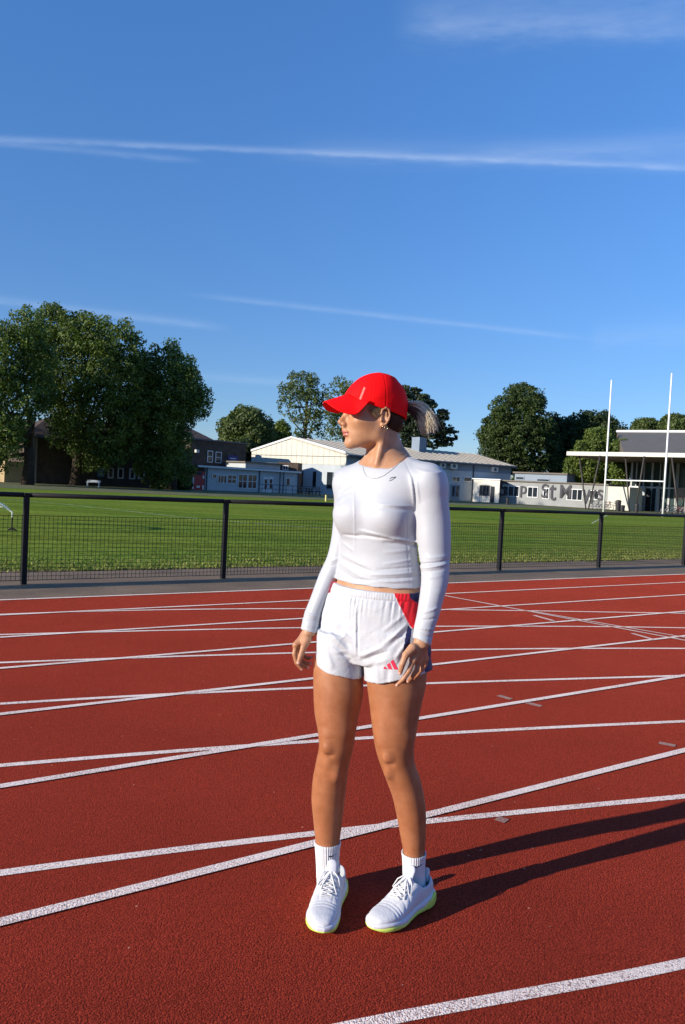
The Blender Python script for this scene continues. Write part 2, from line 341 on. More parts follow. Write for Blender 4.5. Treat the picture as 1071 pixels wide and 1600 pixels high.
# painted lines. family A: the bend's lanes; family B: the straights; C: the stagger diagonal
def smooth_line(P, n=60):
    P = np.array(P, float); s = np.r_[0, np.cumsum(np.linalg.norm(np.diff(P[:, :2], axis=0), axis=1))]; cx = np.polyfit(s, P[:, 0], min(3, len(P)-1)); cy = np.polyfit(s, P[:, 1], min(3, len(P)-1))
    e = s[-1] * .35; t = np.linspace(-e, s[-1] + e, n); return np.stack([np.polyval(cx, t), np.polyval(cy, t)], 1)
def painted(name, path, width, z, mat):
    path = np.asarray(path); T_ = np.gradient(path, axis=0); T_ /= np.linalg.norm(T_, axis=1, keepdims=True); n_ = np.stack([-T_[:, 1], T_[:, 0]], 1)
    V = np.concatenate([path - n_*width/2, path + n_*width/2]); k = len(path); V = np.c_[V, np.full(len(V), z)]
    Q = np.array([(i, i+1, k+i+1, k+i) for i in range(k-1)]); me = mesh_np(name, V, Q)
    if me.polygons[0].normal.z < 0: me.flip_normals()
    return tag(link(name, me, mat), kind='structure')
A_PX = [[(576, 1600), (700, 1576), (900, 1540), (1071, 1506)],
        [(0, 1365.6), (151, 1344), (491.7, 1304), (667, 1284), (1071, 1245)],
        [(0, 1197), (151, 1184), (302.5, 1172), (497, 1159), (649.5, 1148.7), (1071, 1127.6)],
        [(0, 1100), (151, 1092), (242, 1086), (353, 1081), (489, 1075), (666, 1068), (841, 1063), (1071, 1056)],
        [(0, 1036), (151, 1030), (456, 1021), (674, 1016), (1071, 1013.6)],
        [(0, 992.5), (151, 987), (469, 982), (682, 978.6), (1071, 981.4)],
        [(0, 960.7), (151, 954.6), (494, 952), (692, 952.4), (1071, 958.5)]]
for i, pp in enumerate(A_PX):
    painted('lane_line', smooth_line([G(*p)[:2] for p in pp]), .046, .0032, M_LINE)
lane = 1.86 * .0 
# straight lanes: parallel to the track edge, evenly spaced
b_off = [float((G(*p) - EM) @ nB) for p in [(1071, 1173), (1071, 1056), (1071, 994), (1071, 955.6), (1071, 929.5), (1071, 910)]]
b_offl = [float((G(*p) - EM) @ nB) for p in [(0, 1443), (0, 1230), (0, 1117), (0, 1045), (0, 996.5), (0, 961.7)]]
for i, (a, b) in enumerate(zip(b_offl, b_off)):
    l0, l1 = float((G(0, [1443, 1230, 1117, 1045, 996.5, 961.7][i]) - EM) @ dB), float((G(1071, [1173, 1056, 994, 955.6, 929.5, 910][i]) - EM) @ dB)
    p0, p1 = EM + dB*l0 + nB*a, EM + dB*l1 + nB*b; e = (p1 - p0)
    painted('straight_line', [(p0 - e*.8 + e*2.8*t)[:2] for t in np.linspace(0, 1, 8)], .048, .0056, M_LINE)
painted('edge_line', [(EM + dB*t - nB*.06)[:2] for t in np.linspace(-60, 80, 10)], .055, .0044, M_LINE)
pa, pb = G(680, 928.5), G(1071, 1001.5); painted('stagger_line', [(pa + (pb-pa)*t)[:2] for t in np.linspace(-.02, 1.6, 6)], .045, .0074, M_LINE2)
pa, pb = G(826, 955), G(1071, 997); painted('stagger_line', [(pa + (pb-pa)*t)[:2] for t in np.linspace(0, 1.6, 6)], .04, .0080, M_LINE2)
for a, b in (((835, 962.5), (865, 971)), ((988, 990.7), (1020, 1000))):
    pa, pb = G(*a), G(*b); painted('start_tick', [(pa + (pb-pa)*t)[:2] for t in np.linspace(0, 1, 3)], .05, .0086, M_LINE2)
# faded blue scuffs of old paint
M_BLUE = mat_paint('faded_blue_paint', (.10, .045, .05), .68)
for (a, b) in (((779, 1087), (799, 1093)), ((822, 1098), (846, 1104)), ((1030, 1161), (1056, 1166)), ((776, 1279), (792, 1284))):
    pa, pb = G(*a), G(*b); painted('faded_mark', [(pa + (pb-pa)*t)[:2] for t in np.linspace(0, 1, 3)], .05, .0028, M_BLUE)
# lines mown and painted on the pitch
M_PLINE = mat_simple('pitch_line', (.42, .48, .28), .9, .0, noise_scale=2.5, var=.5)
for pp in ([(44, 783.5), (90, 787), (150, 793), (215, 801), (290, 808), (357, 815)], [(120, 777), (190, 779.5), (350, 786)], [(330, 785), (430, 792), (500, 796)], [(880, 812.5), (960, 815), (1071, 818)], [(958, 800), (925, 818)], [(870, 803), (1071, 812)]):
    painted('pitch_line', smooth_line([G(*p)[:2] for p in pp], 30) if len(pp) > 2 else [G(*pp[0])[:2], G(*pp[1])[:2]], .10, .009, M_PLINE)
# ================================================================ the black rail and mesh fence
M_BLACK = mat_simple('black_powdercoat', (.008, .008, .009), .6, .25, noise_scale=12, var=.2)
M_WIRE = mat_simple('black_wire', (.008, .009, .009), .6, .25)
FA, FB = G(37, 912.5), G(1068, 882.5)
params = [on_line(px, FA, FB)[1] for px in (37, 355.5, 787, 942, 1068)]
flen = np.linalg.norm(FB - FA)
print('fence length', flen, 'posts at', [round(p*flen, 2) for p in params])
fd = (FB - FA) / flen
t1, t2, t3, t4 = params[1]*flen, params[2]*flen, params[3]*flen, flen
post_t = [-3.0, 0.0, t1, (t1 + t2) / 2, t2, t3, t4, t4 + 3.0, t4 + 6.0, -6.0]
post_t.sort()
FH = 1.09
fence = empty('mesh_fence', FA, math.atan2(fd[1], fd[0]))
tag(fence, 'black metal rail fence with welded wire mesh between the track and the pitch', 'fence')
def fpost(t):
    m = MB().box((-.032, -.032, -.03), (.032, .032, FH - .028)).box((-.036, -.036, FH - .028), (.036, .036, FH + .012)); return m
pm_ = None
for t in post_t:
    if pm_ is None: o = fpost(t).build('post', M_BLACK, fence, bevel=.006); pm_ = o
    else: o = pm_.copy(); COL.objects.link(o); o.parent = fence
    o.location = (t, 0, 0)
for a, b in zip(post_t[:-1], post_t[1:]):
    MB().tube([(a + .036, 0, FH - .012), (b - .036, 0, FH - .012)], .030, 12).build('rail', M_BLACK, fence, True)
    n = int(round((b - a - .08) / .052)); xs = np.linspace(a + .05, b - .05, n); m = MB(); r = .0021; ys = -.034
    for x in xs: m.box((x - r, ys - r, .045), (x + r, ys + r, .835))
    for i, z in enumerate(np.linspace(.05, .83, 17)):
        rr = r if 0 < i < 16 else .0032
        m.box((a + .03, ys - .004 - rr, z - rr), (b - .03, ys - .004 + rr, z + rr))
    tag(m.build('wire_mesh', M_WIRE, fence), kind='stuff')
# ================================================================ buildings beyond the pitch
M_GLASS = mat_simple('window_glass', (.018, .024, .032), .08, .6, noise_scale=.7, var=.5)
M_WFRAME = mat_simple('white_frame', (.62, .64, .66), .5)
M_PALEWALL = mat_simple('pale_wall', (.42, .46, .49), .8, .2, noise_scale=1.3, var=.07)
M_WHITEWALL = mat_simple('white_wall', (.62, .60, .54), .8, .2, noise_scale=1.3, var=.06)
M_CREAM = mat_simple('cream_cladding', (.57, .555, .48), .6, .3, noise_scale=2, var=.05)
M_ROOF = mat_simple('pale_roof_sheet', (.44, .40, .33), .7, .3, noise_scale=.9, var=.10)
M_GREYROOF = mat_simple('grey_roof', (.150, .132, .108), .7, .3, noise_scale=.8, var=.10)
M_DKGREY = mat_simple('dark_grey_metal', (.06, .07, .085), .5, .4)
M_BROWN = mat_simple('brown_brick', (.085, .065, .052), .9, .2, noise_scale=2.0, var=.3, bump=.5, bump_scale=9)
M_TAN = mat_simple('tan_render', (.36, .27, .15), .9, .2, noise_scale=1, var=.15)
M_TILE = mat_simple('dark_roof_tiles', (.085, .062, .052), .8, .2, noise_scale=2, var=.25)
M_DARKDOOR = mat_simple('dark_door', (.025, .03, .04), .6, .2)
M_BAND = mat_simple('slate_blue_cladding', (.20, .25, .31), .6, .3, noise_scale=1.2, var=.08)
class Wall:
    """a wall over plan points A-B; pieces are placed on it by photo pixels"""
    def __init__(s, A, B): s.A, s.B = np.array([*A[:2], 0.]), np.array([*B[:2], 0.]); s.d = (s.B - s.A); s.L = np.linalg.norm(s.d); s.d /= s.L; s.n = np.array([s.d[1], -s.d[0], 0])
    def tz(s, px, py):
        p, t = on_line(px, s.A, s.B); return t * s.L, zat(px, py, p[1])
    def rect(s, m, x0, y0, x1, y1, out=.0, dep=.05, base=False):
        t0, z1 = s.tz(x0, y0); t1, z1b = s.tz(x1, y0); _, z0 = s.tz(x0, y1); _, z0b = s.tz(x1, y1)
        zt, zb = (z1 + z1b) / 2, (z0 + z0b) / 2
        if base: zb = -.03
        return s.box(m, t0, t1, zb, zt, out, dep)
    def box(s, m, t0, t1, zb, zt, out=.0, dep=.05):
        o = s.A + s.d*t0 + s.n*(out - dep) + np.array([0, 0, zb])
        return m.obox(o, s.d*(t1-t0), s.n*dep, np.array([0, 0, zt-zb]))
def loc(m, o):                     # shift a collector to a parent's origin
    m.v = [tuple(np.array(v) - np.array(o)) for v in m.v]; return m
def window(w, root, x0, y0, x1, y1, nx=2, ny=1, frame=None, name='window', fw=.09, out=.02):
    frame = frame or M_WFRAME; t0, zt = w.tz(x0, (y0)); t1, zt2 = w.tz(x1, y0); zb = w.tz((x0+x1)/2, y1)[1]; zt = w.tz((x0+x1)/2, y0)[1]; o = np.array(root.location)
    m = MB(); w.box(m, t0, t1, zb, zb+fw, out+.06, .10); w.box(m, t0, t1, zt-fw, zt, out+.06, .10)
    w.box(m, t0, t0+fw, zb+fw, zt-fw, out+.06, .10); w.box(m, t1-fw, t1, zb+fw, zt-fw, out+.06, .10)
    for i in range(1, nx): c = t0 + (t1-t0)*i/nx; w.box(m, c-fw*.4, c+fw*.4, zb+fw, zt-fw, out+.055, .09)
    for j in range(1, ny): c = zb + (zt-zb)*j/ny; w.box(m, t0+fw, t1-fw, c-fw*.35, c+fw*.35, out+.050, .085)
    f = loc(m, o).build(name, frame, root)
    g = MB()
    w.box(g, t0+fw*.5, t1-fw*.5, zb+fw*.5, zt-fw*.5, out+.008, .02); loc(g, o).build('pane', M_GLASS, f)
    return f
def prism(m, poly, h):             # plan polygon extruded from z0 to z1
    z0, z1 = h; n = len(poly); V = [(p[0], p[1], z0) for p in poly] + [(p[0], p[1], z1) for p in poly]
    a = sum(poly[i][0]*poly[(i+1) % n][1] - poly[(i+1) % n][0]*poly[i][1] for i in range(n))
    if a < 0: V = V[:n][::-1] + V[n:][::-1]
    return m.add(V, [tuple(range(n))[::-1], tuple(range(n, 2*n))] + [(i, (i+1) % n, n+(i+1) % n, n+i) for i in range(n)])
def P(root, name, m, mat, parent=None, **k): return loc(m, root.location).build(name, mat, parent or root, **k)

# ---- the hall with the cream gable
hA_, hB_, hC2 = at(392, 105), at(540, 95), at(797, 106.5)
hD_ = at(650, 128)
hall = empty('sports_hall', hB_); tag(hall, 'long white hall with cream clad gable end and pale shallow roof', 'building')
ze = 5.0; wl = Wall(hB_, hC2); wg = Wall(hA_, hB_)
apx = hA_ + (hB_ - hA_) * .44; za = zat(450, 683, apx[1]); rid = at(744, 113); zr = zat(744, 709.5, 113)
zb_g = zat(470, 724, 98)
m = MB(); wl.box(m, .0, wl.L, -.03, 3.9, 0, .3); P(hall, 'wall', m, M_PALEWALL)
m = MB(); wl.box(m, .0, wl.L, 3.902, ze - .02, .02, .32); P(hall, 'upper_cladding', m, M_BAND)
m = MB(); wg.box(m, 0, wg.L - .01, -.03, zb_g - .02, 0, .3); P(hall, 'wall', m, M_PALEWALL)
# vertical cladding panels of the gable
npan = 18
for i in range(npan):
    t0, t1 = wg.L * i / npan + .02, wg.L * (i+1) / npan - .02; ta = wg.L * .44
    top = lambda t: ze + .25 + (za - ze - .45) * (t / ta if t < ta else (wg.L - t) / (wg.L - ta))
    m = MB(); o = wg.A; ax = wg.d; q = wg.n
    pts = [(t0, zb_g), (t1, zb_g), (t1, top(t1))] + ([(ta, top(ta))] if t0 < ta < t1 else []) + [(t0, top(t0))]
    V = [o + ax*t + q*.07 + np.array([0, 0, z]) for t, z in pts] + [o + ax*t - q*.05 + np.array([0, 0, z]) for t, z in pts]; n = len(pts)
    m.add(V, [tuple(range(n)), tuple(range(n, 2*n))[::-1]] + [(i_, n+i_, n+(i_+1) % n, (i_+1) % n) for i_ in range(n)]); P(hall, 'cladding_panel', m, M_CREAM)
m = MB(); o = wg.A
V = [o + np.array([0,0,zb_g]) - wg.n*.06, wg.B + np.array([0,0,zb_g]) - wg.n*.06, wg.B + np.array([0,0,ze+.1]) - wg.n*.06, apx + np.array([0,0,za-.1]) - wg.n*.06, o + np.array([0,0,ze+.1]) - wg.n*.06]
m.add(V, [(0,1,2,3,4)]); P(hall, 'gable_backing', m, M_DKGREY)
m = MB(); wg.box(m, 0, wg.L, zb_g + .95, zb_g + 1.02, .10, .04); P(hall, 'trim', m, M_DKGREY)
# white verge boards
m = MB()
for a, b in ((wg.A + wg.n*.1 + np.array([0,0,ze+.12]), apx + wg.n*.1 + np.array([0,0,za-.12])), (apx + wg.n*.1 + np.array([0,0,za-.12]), wg.B + wg.n*.1 + np.array([0,0,ze+.08]))):
    e = b - a; m.obox(a, e, wg.n*.12, np.array([0, 0, .26]))
P(hall, 'verge_board', m, M_WFRAME)
ov = wl.n*.5
rf = MB(); up = np.array([0, 0, 1.0])
c1, c2 = hB_ + ov - wl.d*.1 + up*ze, hC2 + ov + wl.d*.5 + up*ze; p1, p2 = apx + wg.n*.25 + up*za, rid + up*zr; d1, d2 = hA_ + up*(ze+.1) - wg.d*.3, hD_ + up*ze
rf.add([c1, c2, p2, p1, c1 - up*.16, c2 - up*.16, p2 - up*.16, p1 - up*.16], [(0,1,2,3), (7,6,5,4), (0,4,5,1), (1,5,6,2), (3,7,4,0)])
rf.add([c2, d2, p2], [(0,1,2)]); rf.add([d1, p1, p2, d2], [(0,1,2,3)])
P(hall, 'roof', rf, M_ROOF)
for i in range(1, 26):              # standing seams
    t = i / 26; a = c1*(1-t) + c2*t; b = p1*(1-t) + p2*t; m = MB(); m.obox(a + up*.003, b - a, wl.d*.06, up*.05); P(hall, 'seam', m, M_ROOF)
m = MB(); m.obox(c1 - up*.30 + wl.n*.02, (c2-c1), wl.n*.12, up*.22); P(hall, 'gutter', m, M_DKGREY)
for (x0, y0, x1, y1) in ((468.6, 735.5, 475, 762), (488.3, 736, 495, 762.6), (510.7, 737, 521, 764.4)): window(wg, hall, x0, y0, x1, y1, 1, 1, M_PALEWALL, fw=.05)
window(wl, hall, 705, 744, 718, 752.7, 2, 1); window(wl, hall, 723.3, 745, 735.6, 752.7, 1, 1)
window(wl, hall, 556, 740, 566, 766, 1, 1, M_PALEWALL)
for px0, w_ in ((672, 9), (684, 9)): window(wl, hall, px0, 744, px0 + w_, 766, 1, 1, M_PALEWALL)
dr = MB(); wl.rect(dr, 704, 757, 718.5, 784, .05, .08, True); P(hall, 'door', dr, M_BAND)
for a in (706, 712): window(wl, hall, a, 759, a + 4.6, 776, 1, 1, M_BAND, name='door_window', fw=.04, out=.05)
for (x0, x1, y0, y1) in ((684, 691, 722.5, 731), (700, 709.4, 723.7, 732.7), (764.5, 773, 730, 737.2)):
    m = MB(); wl.rect(m, x0, y0, x1, y1, .55, .5); u = P(hall, 'fan_unit', m, M_WHITEWALL)
    t, z = wl.tz((x0+x1)/2 - .6, (y0+y1)/2); c = wl.A + wl.d*t + wl.n*.57 + up*z; m = MB().tube([c, c + wl.n*.03], .22, 14); P(hall, 'fan_grille', m, M_DKGREY, u)
for px in (737.5, 560, 640): 
    t, _ = wl.tz(px, 760); m = MB(); wl.box(m, t, t+.12, 0, ze-.3, .14, .12); P(hall, 'downpipe', m, M_DKGREY)
m = MB(); c = rid*(.35) + apx*.65; c = np.array([*c[:2], 0]); q0 = at(640, 107); q1 = at(652, 108.5); q2 = at(661, 106.5)
prism(m, [q0[:2], q1[:2] + np.array([0, 2.]), q2[:2] + np.array([.3, 1.2]), at(652, 105.5)[:2]], (6.0, zat(650, 683.5, 107))); P(hall, 'roof_vent', m, M_BAND)
# white entrance box
eb = empty('entrance_block', at(760, 99)); tag(eb, 'small white flat-roofed entrance box with one window standing against the long hall', 'building')
wb = Wall(at(739.5, 101.5), at(780.5, 99.0)); zt = zat(760, 749.5, 100)
m = MB(); prism(m, [wb.A[:2], wb.B[:2], at(780.3, 104.5)[:2], at(740.5, 104.0)[:2]], (-.03, zt)); P(eb, 'wall', m, M_WHITEWALL)
m = MB(); prism(m, [(wb.A + wb.n*.15 - wb.d*.15)[:2], (wb.B + wb.n*.15 + wb.d*.15)[:2], at(781, 104.5)[:2], at(740, 104.0)[:2]], (zt + .003, zt + .14)); P(eb, 'roof', m, M_WFRAME)
window(wb, eb, 749.5, 758, 765.6, 774.8, 3, 1, M_DKGREY); m = MB(); wb.rect(m, 767, 760, 773, 786, .05, .05, True); P(eb, 'door', m, M_DARKDOOR)

# ---- right annex with big painted letters
an = empty('annex', at(860, 97)); tag(an, 'long low annex, its wall darkened as if in shade, with large dark letters painted between its windows', 'building')
wa = Wall(at(781, 102), at(951, 93)); zt = zat(870, 755, 96.5)
m = MB(); prism(m, [wa.A[:2], wa.B[:2], (wa.B - wa.n*9)[:2], (wa.A - wa.n*9)[:2]], (-.03, zt)); P(an, 'wall', m, mat_simple('shaded_annex_wall', (.29, .30, .30), .85, .1, noise_scale=1.3, var=.08))  # wall colour darkened to stand in for its shade
m = MB(); prism(m, [(wa.A + wa.n*.25)[:2], (wa.B + wa.n*.25)[:2], (wa.B - wa.n*9)[:2], (wa.A - wa.n*9)[:2]], (zt + .003, zt + .16)); P(an, 'roof', m, M_GREYROOF)
m = MB(); q = Wall(wa.A - wa.n*3, wa.B - wa.n*3); q.box(m, .5, q.L*.54, zt + .163, zt + 1.15, 0, 4.); P(an, 'upper_storey', m, M_BAND)
m = MB(); q.box(m, .3, q.L*.55, zt + 1.153, zt + 1.35, .25, 4.6); P(an, 'upper_roof', m, M_GREYROOF)
for a, b in ((805, 818), (838, 858)): window(q, an, a, 744.5 if a < 820 else 748, b, 749.5 if a < 820 else 752.5, 1, 1, M_BAND)
for (x0, x1, y0, y1) in ((786, 812, 759, 776), (824.5, 841, 760.5, 777.4), (849, 858.5, 762.5, 780), (886, 911, 764, 782), (921.5, 937, 766, 781)):
    window(wa, an, x0, y0, x1, y1, 3 if x1 - x0 > 20 else 2, 1)
M_LETTER = mat_simple('letter_paint', (.06, .06, .07), .8)
def letter(ch, px, py, hpx, wpx, wall, root, out=.06):
    cu = bpy.data.curves.new('letter', 'FONT'); cu.body = ch; cu.size = 1; cu.extrude = .01; cu.offset = .007; tmp = bpy.data.objects.new('tmp', cu); COL.objects.link(tmp)
    dg = bpy.context.evaluated_depsgraph_get(); me = bpy.data.meshes.new_from_object(tmp.evaluated_get(dg)); bpy.data.objects.remove(tmp); bpy.data.curves.remove(cu)
    co = np.array([v.co[:] for v in me.vertices]); lo, hi = co.min(0), co.max(0); p, t = on_line(px, wall.A, wall.B); hm = hpx * p[1] / F_PX; sc = hm / (hi[1] - lo[1])
    z = zat(px, py, p[1]); q = (co - (lo + hi) / 2) * sc; q[:, 0] *= wpx * p[1] / F_PX / ((hi[0] - lo[0]) * sc) / abs(wall.d[0]); base = np.array([p[0], p[1], z]) + wall.n*out
    V = base + q[:, 0:1]*wall.d + q[:, 1:2]*up + q[:, 2:3]*wall.n/sc*1.0 - np.array(root.location)
    for i, v in enumerate(me.vertices): v.co = V[i]
    me.materials.append(M_LETTER); o = link('letter', me, None, root); return o
for ch, px, py, h, w_ in (('S', 787.5, 763.5, 23, 12), ('p', 818.5, 768.5, 18, 8), ('S', 852.0, 767, 22, 9), ('t', 864, 769.5, 25, 9), ('M', 884, 768, 21, 14), ('w', 921, 776, 22, 18), ('s', 938.5, 773.5, 17, 8)):
    letter(ch, px, py, h, w_, wa, an, .105)
wc = Wall(at(950, 92.5), at(983.5, 90.5)); m = MB(); zt = zat(966, 760.5, 91.5)
ct = empty('storage_container', wc.A); tag(ct, 'cream white storage container with double doors beside the glass entrance', 'container')
prism(m, [wc.A[:2], wc.B[:2], (wc.B - wc.n*3)[:2], (wc.A - wc.n*3)[:2]], (.0, zt)); P(ct, 'body', m, M_CREAM)
for a, b in ((960, 970), (970.4, 980.5)): m = MB(); wc.rect(m, a, 763, b, 790, .04, .04); P(ct, 'door', m, M_CREAM)

# ---- glazed pavilion with the floating white canopy
pv = empty('pavilion', at(1000, 96)); tag(pv, 'modern glazed pavilion under a thin white canopy on slanted columns', 'building')
wp = Wall(at(983, 97), at(1160, 88)); zc = zat(977, 706, 84)
c0, c1_ = at(883, 88), at(1180, 76); q_ = Wall(c0, c1_)
zF = zat(883, 708, c0[1])
m = MB(); m.obox(c0 + up*(zF - .22), (c1_ - c0), -q_.n*22, up*.30); P(pv, 'canopy', m, mat_simple('canopy_soffit', (.13, .085, .06), .7, noise_scale=1, var=.15))
m = MB(); m.obox(c0 + up*(zF - .24), (c1_ - c0), q_.n*.10, up*.44); P(pv, 'fascia', m, M_WHITEWALL)
m = MB(); e_ = -q_.n; m.obox(c0 + up*(zF - .24) - q_.d*.1, q_.n*-22, q_.d*.095, up*.44); P(pv, 'fascia', m, M_WHITEWALL)
zg = zF - .24
m = MB(); wp.box(m, 0, wp.L, 0, zg, -.1, .1); P(pv, 'glazing', m, mat_simple('curtain_glass', (.035, .055, .058), .06, .6, noise_scale=.5, var=.6))
M_MULL = mat_simple('mullion', (.36, .38, .38), .5)
for i, px in enumerate((984, 992, 1003.5, 1016, 1029, 1034, 1043.5, 1054.5, 1057, 1071, 1083, 1095, 1107, 1119)):
    t, _ = wp.tz(px, 760); m = MB(); wp.box(m, t, t + (.12 if i % 3 else .22), 0, zg, .10, .2); P(pv, 'mullion', m, M_MULL)
m = MB(); _, z1 = wp.tz(1010, 761.5); wp.box(m, 0, wp.L, z1 - .08, z1 + .1, .12, .2); P(pv, 'transom', m, M_WFRAME)
m = MB(); wp.rect(m, 1053, 762.5, 1100, 779.5, .16, .2); P(pv, 'stone_panel', m, mat_simple('pink_stone', (.34, .25, .22), .8, noise_scale=2, var=.1))
for a in (1011, 1019): m = MB(); wp.rect(m, a, 766, a + 7, 796, .12, .08, True); P(pv, 'door', m, M_DARKDOOR)
m = MB(); wp.rect(m, 1005, 760, 1009.5, 796, .5, .45, True); wp.rect(m, 1027, 760, 1031, 796, .5, .45, True); P(pv, 'door_surround', m, M_PALEWALL)
M_COL = mat_simple('column_steel', (.045, .040, .036), .6)
for (x0, y0, x1, y1, Y0, Y1) in ((905.7, 712, 917, 790, 88, 86), (938, 714, 921, 792, 85.5, 86), (977.6, 714, 985, 790, 84.5, 83), (1007, 714, 994, 792, 82.5, 83), (1050, 714, 1062, 792, 81, 80), (1092, 712, 1078, 792, 79, 80)):
    top_ = W(x0, y0, Y0); top_[2] = zF - .2; bot = at(x1, Y1); m = MB().tube([bot, top_], [.07, .10], 10); P(pv, 'slanted_column', m, M_COL, smooth=True)
m = MB(); u0, u1 = at(958, 108), at(1190, 98); u2, u3 = at(1190, 80), at(972, 88)
z0, z1 = zF + .25, zat(1000, 675, 106)
m.add([u3 + up*z0, u2 + up*z0, u1 + up*z1, u0 + up*z1], [(0,1,2,3)]); m.add([u3 + up*(z0-.01), u0 + up*(z1-.02), u0 + up*z0], [(0,1,2)]); P(pv, 'roof', m, M_GREYROOF)
m = MB(); m.obox(u0 + up*(z1 + .003), u1 - u0, np.array([0, .4, 0]), up*.28); P(pv, 'ridge_capping', m, M_WFRAME)

# ---- low clubhouse in front of the gable
cb = empty('clubhouse', at(322, 84)); tag(cb, 'low pale blue flat-roofed clubhouse with ribbon windows left of the cream gable', 'building')
wcb = Wall(at(321, 84), at(466, 93.5)); zt = 2.45
m = MB(); prism(m, [wcb.A[:2], wcb.B[:2], (wcb.B - wcb.n*8)[:2], (wcb.A - wcb.n*8)[:2]], (-.03, zt)); P(cb, 'wall', m, M_PALEWALL)
m = MB(); wcb.box(m, -1.2, wcb.L + .1, zt + .003, zt + .20, .35, 9.); P(cb, 'roof', m, M_GREYROOF)
m = MB(); wcb.box(m, -1.25, wcb.L + .15, zt - .02, zt + .17, .40, .045); P(cb, 'fascia', m, M_WFRAME)
for (x0, x1, y0, y1, nx, ny) in ((331, 338.5, 740, 748, 1, 1), (339.7, 354.3, 742.0, 755.4, 3, 1), (355, 369.5, 741.5, 755.8, 2, 2), (371.8, 386.4, 740.5, 763.4, 2, 2), (387, 401.5, 741, 763.8, 2, 2), (446.5, 453.5, 746.5, 759, 1, 1)):
    window(wcb, cb, x0, y0, x1, y1, nx, ny)
for a in (411.5, 419.5): m = MB(); wcb.rect(m, a, 745, a + 7.2, 770, .05, .05, True); d_ = P(cb, 'door', m, M_WFRAME); window(wcb, cb, a + 1, 748, a + 6.2, 764, 1, 2, M_WFRAME, name='door_window', fw=.05, out=.05)
for px in (322.5, 404.5, 434, 439.5, 465): t, _ = wcb.tz(px, 755); m = MB(); wcb.box(m, t, t+.10, 0, zt, .42 if px > 430 and px < 440 else .12, .10); P(cb, 'post', m, M_DKGREY)
m = MB(); ws = Wall(at(383, 91.5), at(437, 95)); ws.box(m, 0, ws.L, zt + .21, zt + .85, 0, 4); P(cb, 'raised_roof', m, M_PALEWALL)
m = MB(); ws.box(m, -.3, ws.L + .3, zt + .853, zt + 1.02, .3, 4.6); P(cb, 'raised_roof', m, M_GREYROOF)
bx = empty('plant_room', at(450, 97)); tag(bx, 'small brown boxy plant room between the clubhouse roof and the cream gable', 'building')
wq = Wall(at(434, 96.5), at(466, 96.0)); m = MB(); wq.box(m, 0, wq.L, -.03, zat(450, 722.5, 96), .3, 2.0); P(bx, 'wall', m, M_BROWN); window(wq, bx, 442, 727, 451, 734.5, 2, 1, out=.3)
# railings before the clubhouse
rl = empty('railing', at(430, 84)); tag(rl, 'thin grey handrail before the clubhouse door', 'railing'); 
ra, rb_ = at(405, 82), at(500, 84); m = MB(); m.tube([ra + up*.95, rb_ + up*.95], .035, 6); m.tube([ra + up*.5, rb_ + up*.5], .025, 6); P(rl, 'rail', m, M_DKGREY)
for i in range(10): a = ra + (rb_-ra)*i/9; m = MB().tube([a, a + up*.95], .035, 6); P(rl, 'baluster', m, M_DKGREY)
# picnic tables at the hall corner
for k, px in enumerate((478, 490)):
    c = at(px, 86 + k); t_ = empty('picnic_table', c, .4); tag(t_, ['brown picnic table at the clubhouse corner, the one nearer the railing', 'brown picnic table below the tall hall windows, right of the other'][k], 'picnic table', 'picnic tables by the hall')
    mt = M_BROWN
    MB().box((-.85, -.37, .70), (.85, .37, .75)).build('table_top', mt, t_)
    for s in (-1, 1):
        MB().box((-.85, s*.72 - .14, .42), (.85, s*.72 + .14, .46)).build('seat', mt, t_)
        MB().obox((s*.6 - .04, -.75, 0), (.08, 0, 0), (0, .08, 0), (0, .42, .70)).obox((s*.6 - .04, .67, 0), (.08, 0, 0), (0, .08, 0), (0, -.42, .70)).box((s*.6 - .04, -.8, .36), (s*.6 + .04, .8, .418)).build('leg_frame', mt, t_)

# ---- dark brick block at the left, half hidden by the oaks
bk = empty('brick_block', at(340, 96)); tag(bk, 'dark two-storey brick building with white framed windows behind the oaks', 'building')
wk = Wall(at(296, 92), at(383, 98)); ztk = zat(340, 690.5, 95)
m = MB(); prism(m, [wk.A[:2], wk.B[:2], (wk.B - wk.n*9)[:2], (wk.A - wk.n*9)[:2]], (-.03, ztk)); P(bk, 'wall', m, M_BROWN)
m = MB(); wk.box(m, -.2, wk.L+.2, ztk + .003, ztk + .18, .2, 9.2); P(bk, 'parapet', m, M_DKGREY)
window(wk, bk, 322.5, 704, 331, 722.5, 1, 2); window(wk, bk, 335, 706, 344.5, 723.5, 1, 2)
sg = MB(); wk.rect(sg, 354.5, 711.5, 370.5, 726.5, .08, .06); sgo = P(bk, 'sign', sg, mat_simple('blue_sign', (.02, .025, .16), .5))
for (x0, y0, x1, y1) in ((358, 715.5, 367, 717), (359.5, 719.5, 366.5, 720.8), (358.5, 722.6, 365, 723.8)): m = MB(); wk.rect(m, x0, y0, x1, y1, .10, .015); P(bk, 'sign_text', m, M_WFRAME, sgo)
wk2 = Wall(at(-40, 70), at(296, 84)); ztl = zat(150, 690, 76)
m = MB(); t_a = wk2.tz(56, 740)[0]; q = Wall(wk2.A + wk2.d*t_a, wk2.B); q.box(m, 0, q.L, -.03, ztl, 0, 8.); P(bk, 'wall', m, M_BROWN)
m = MB()
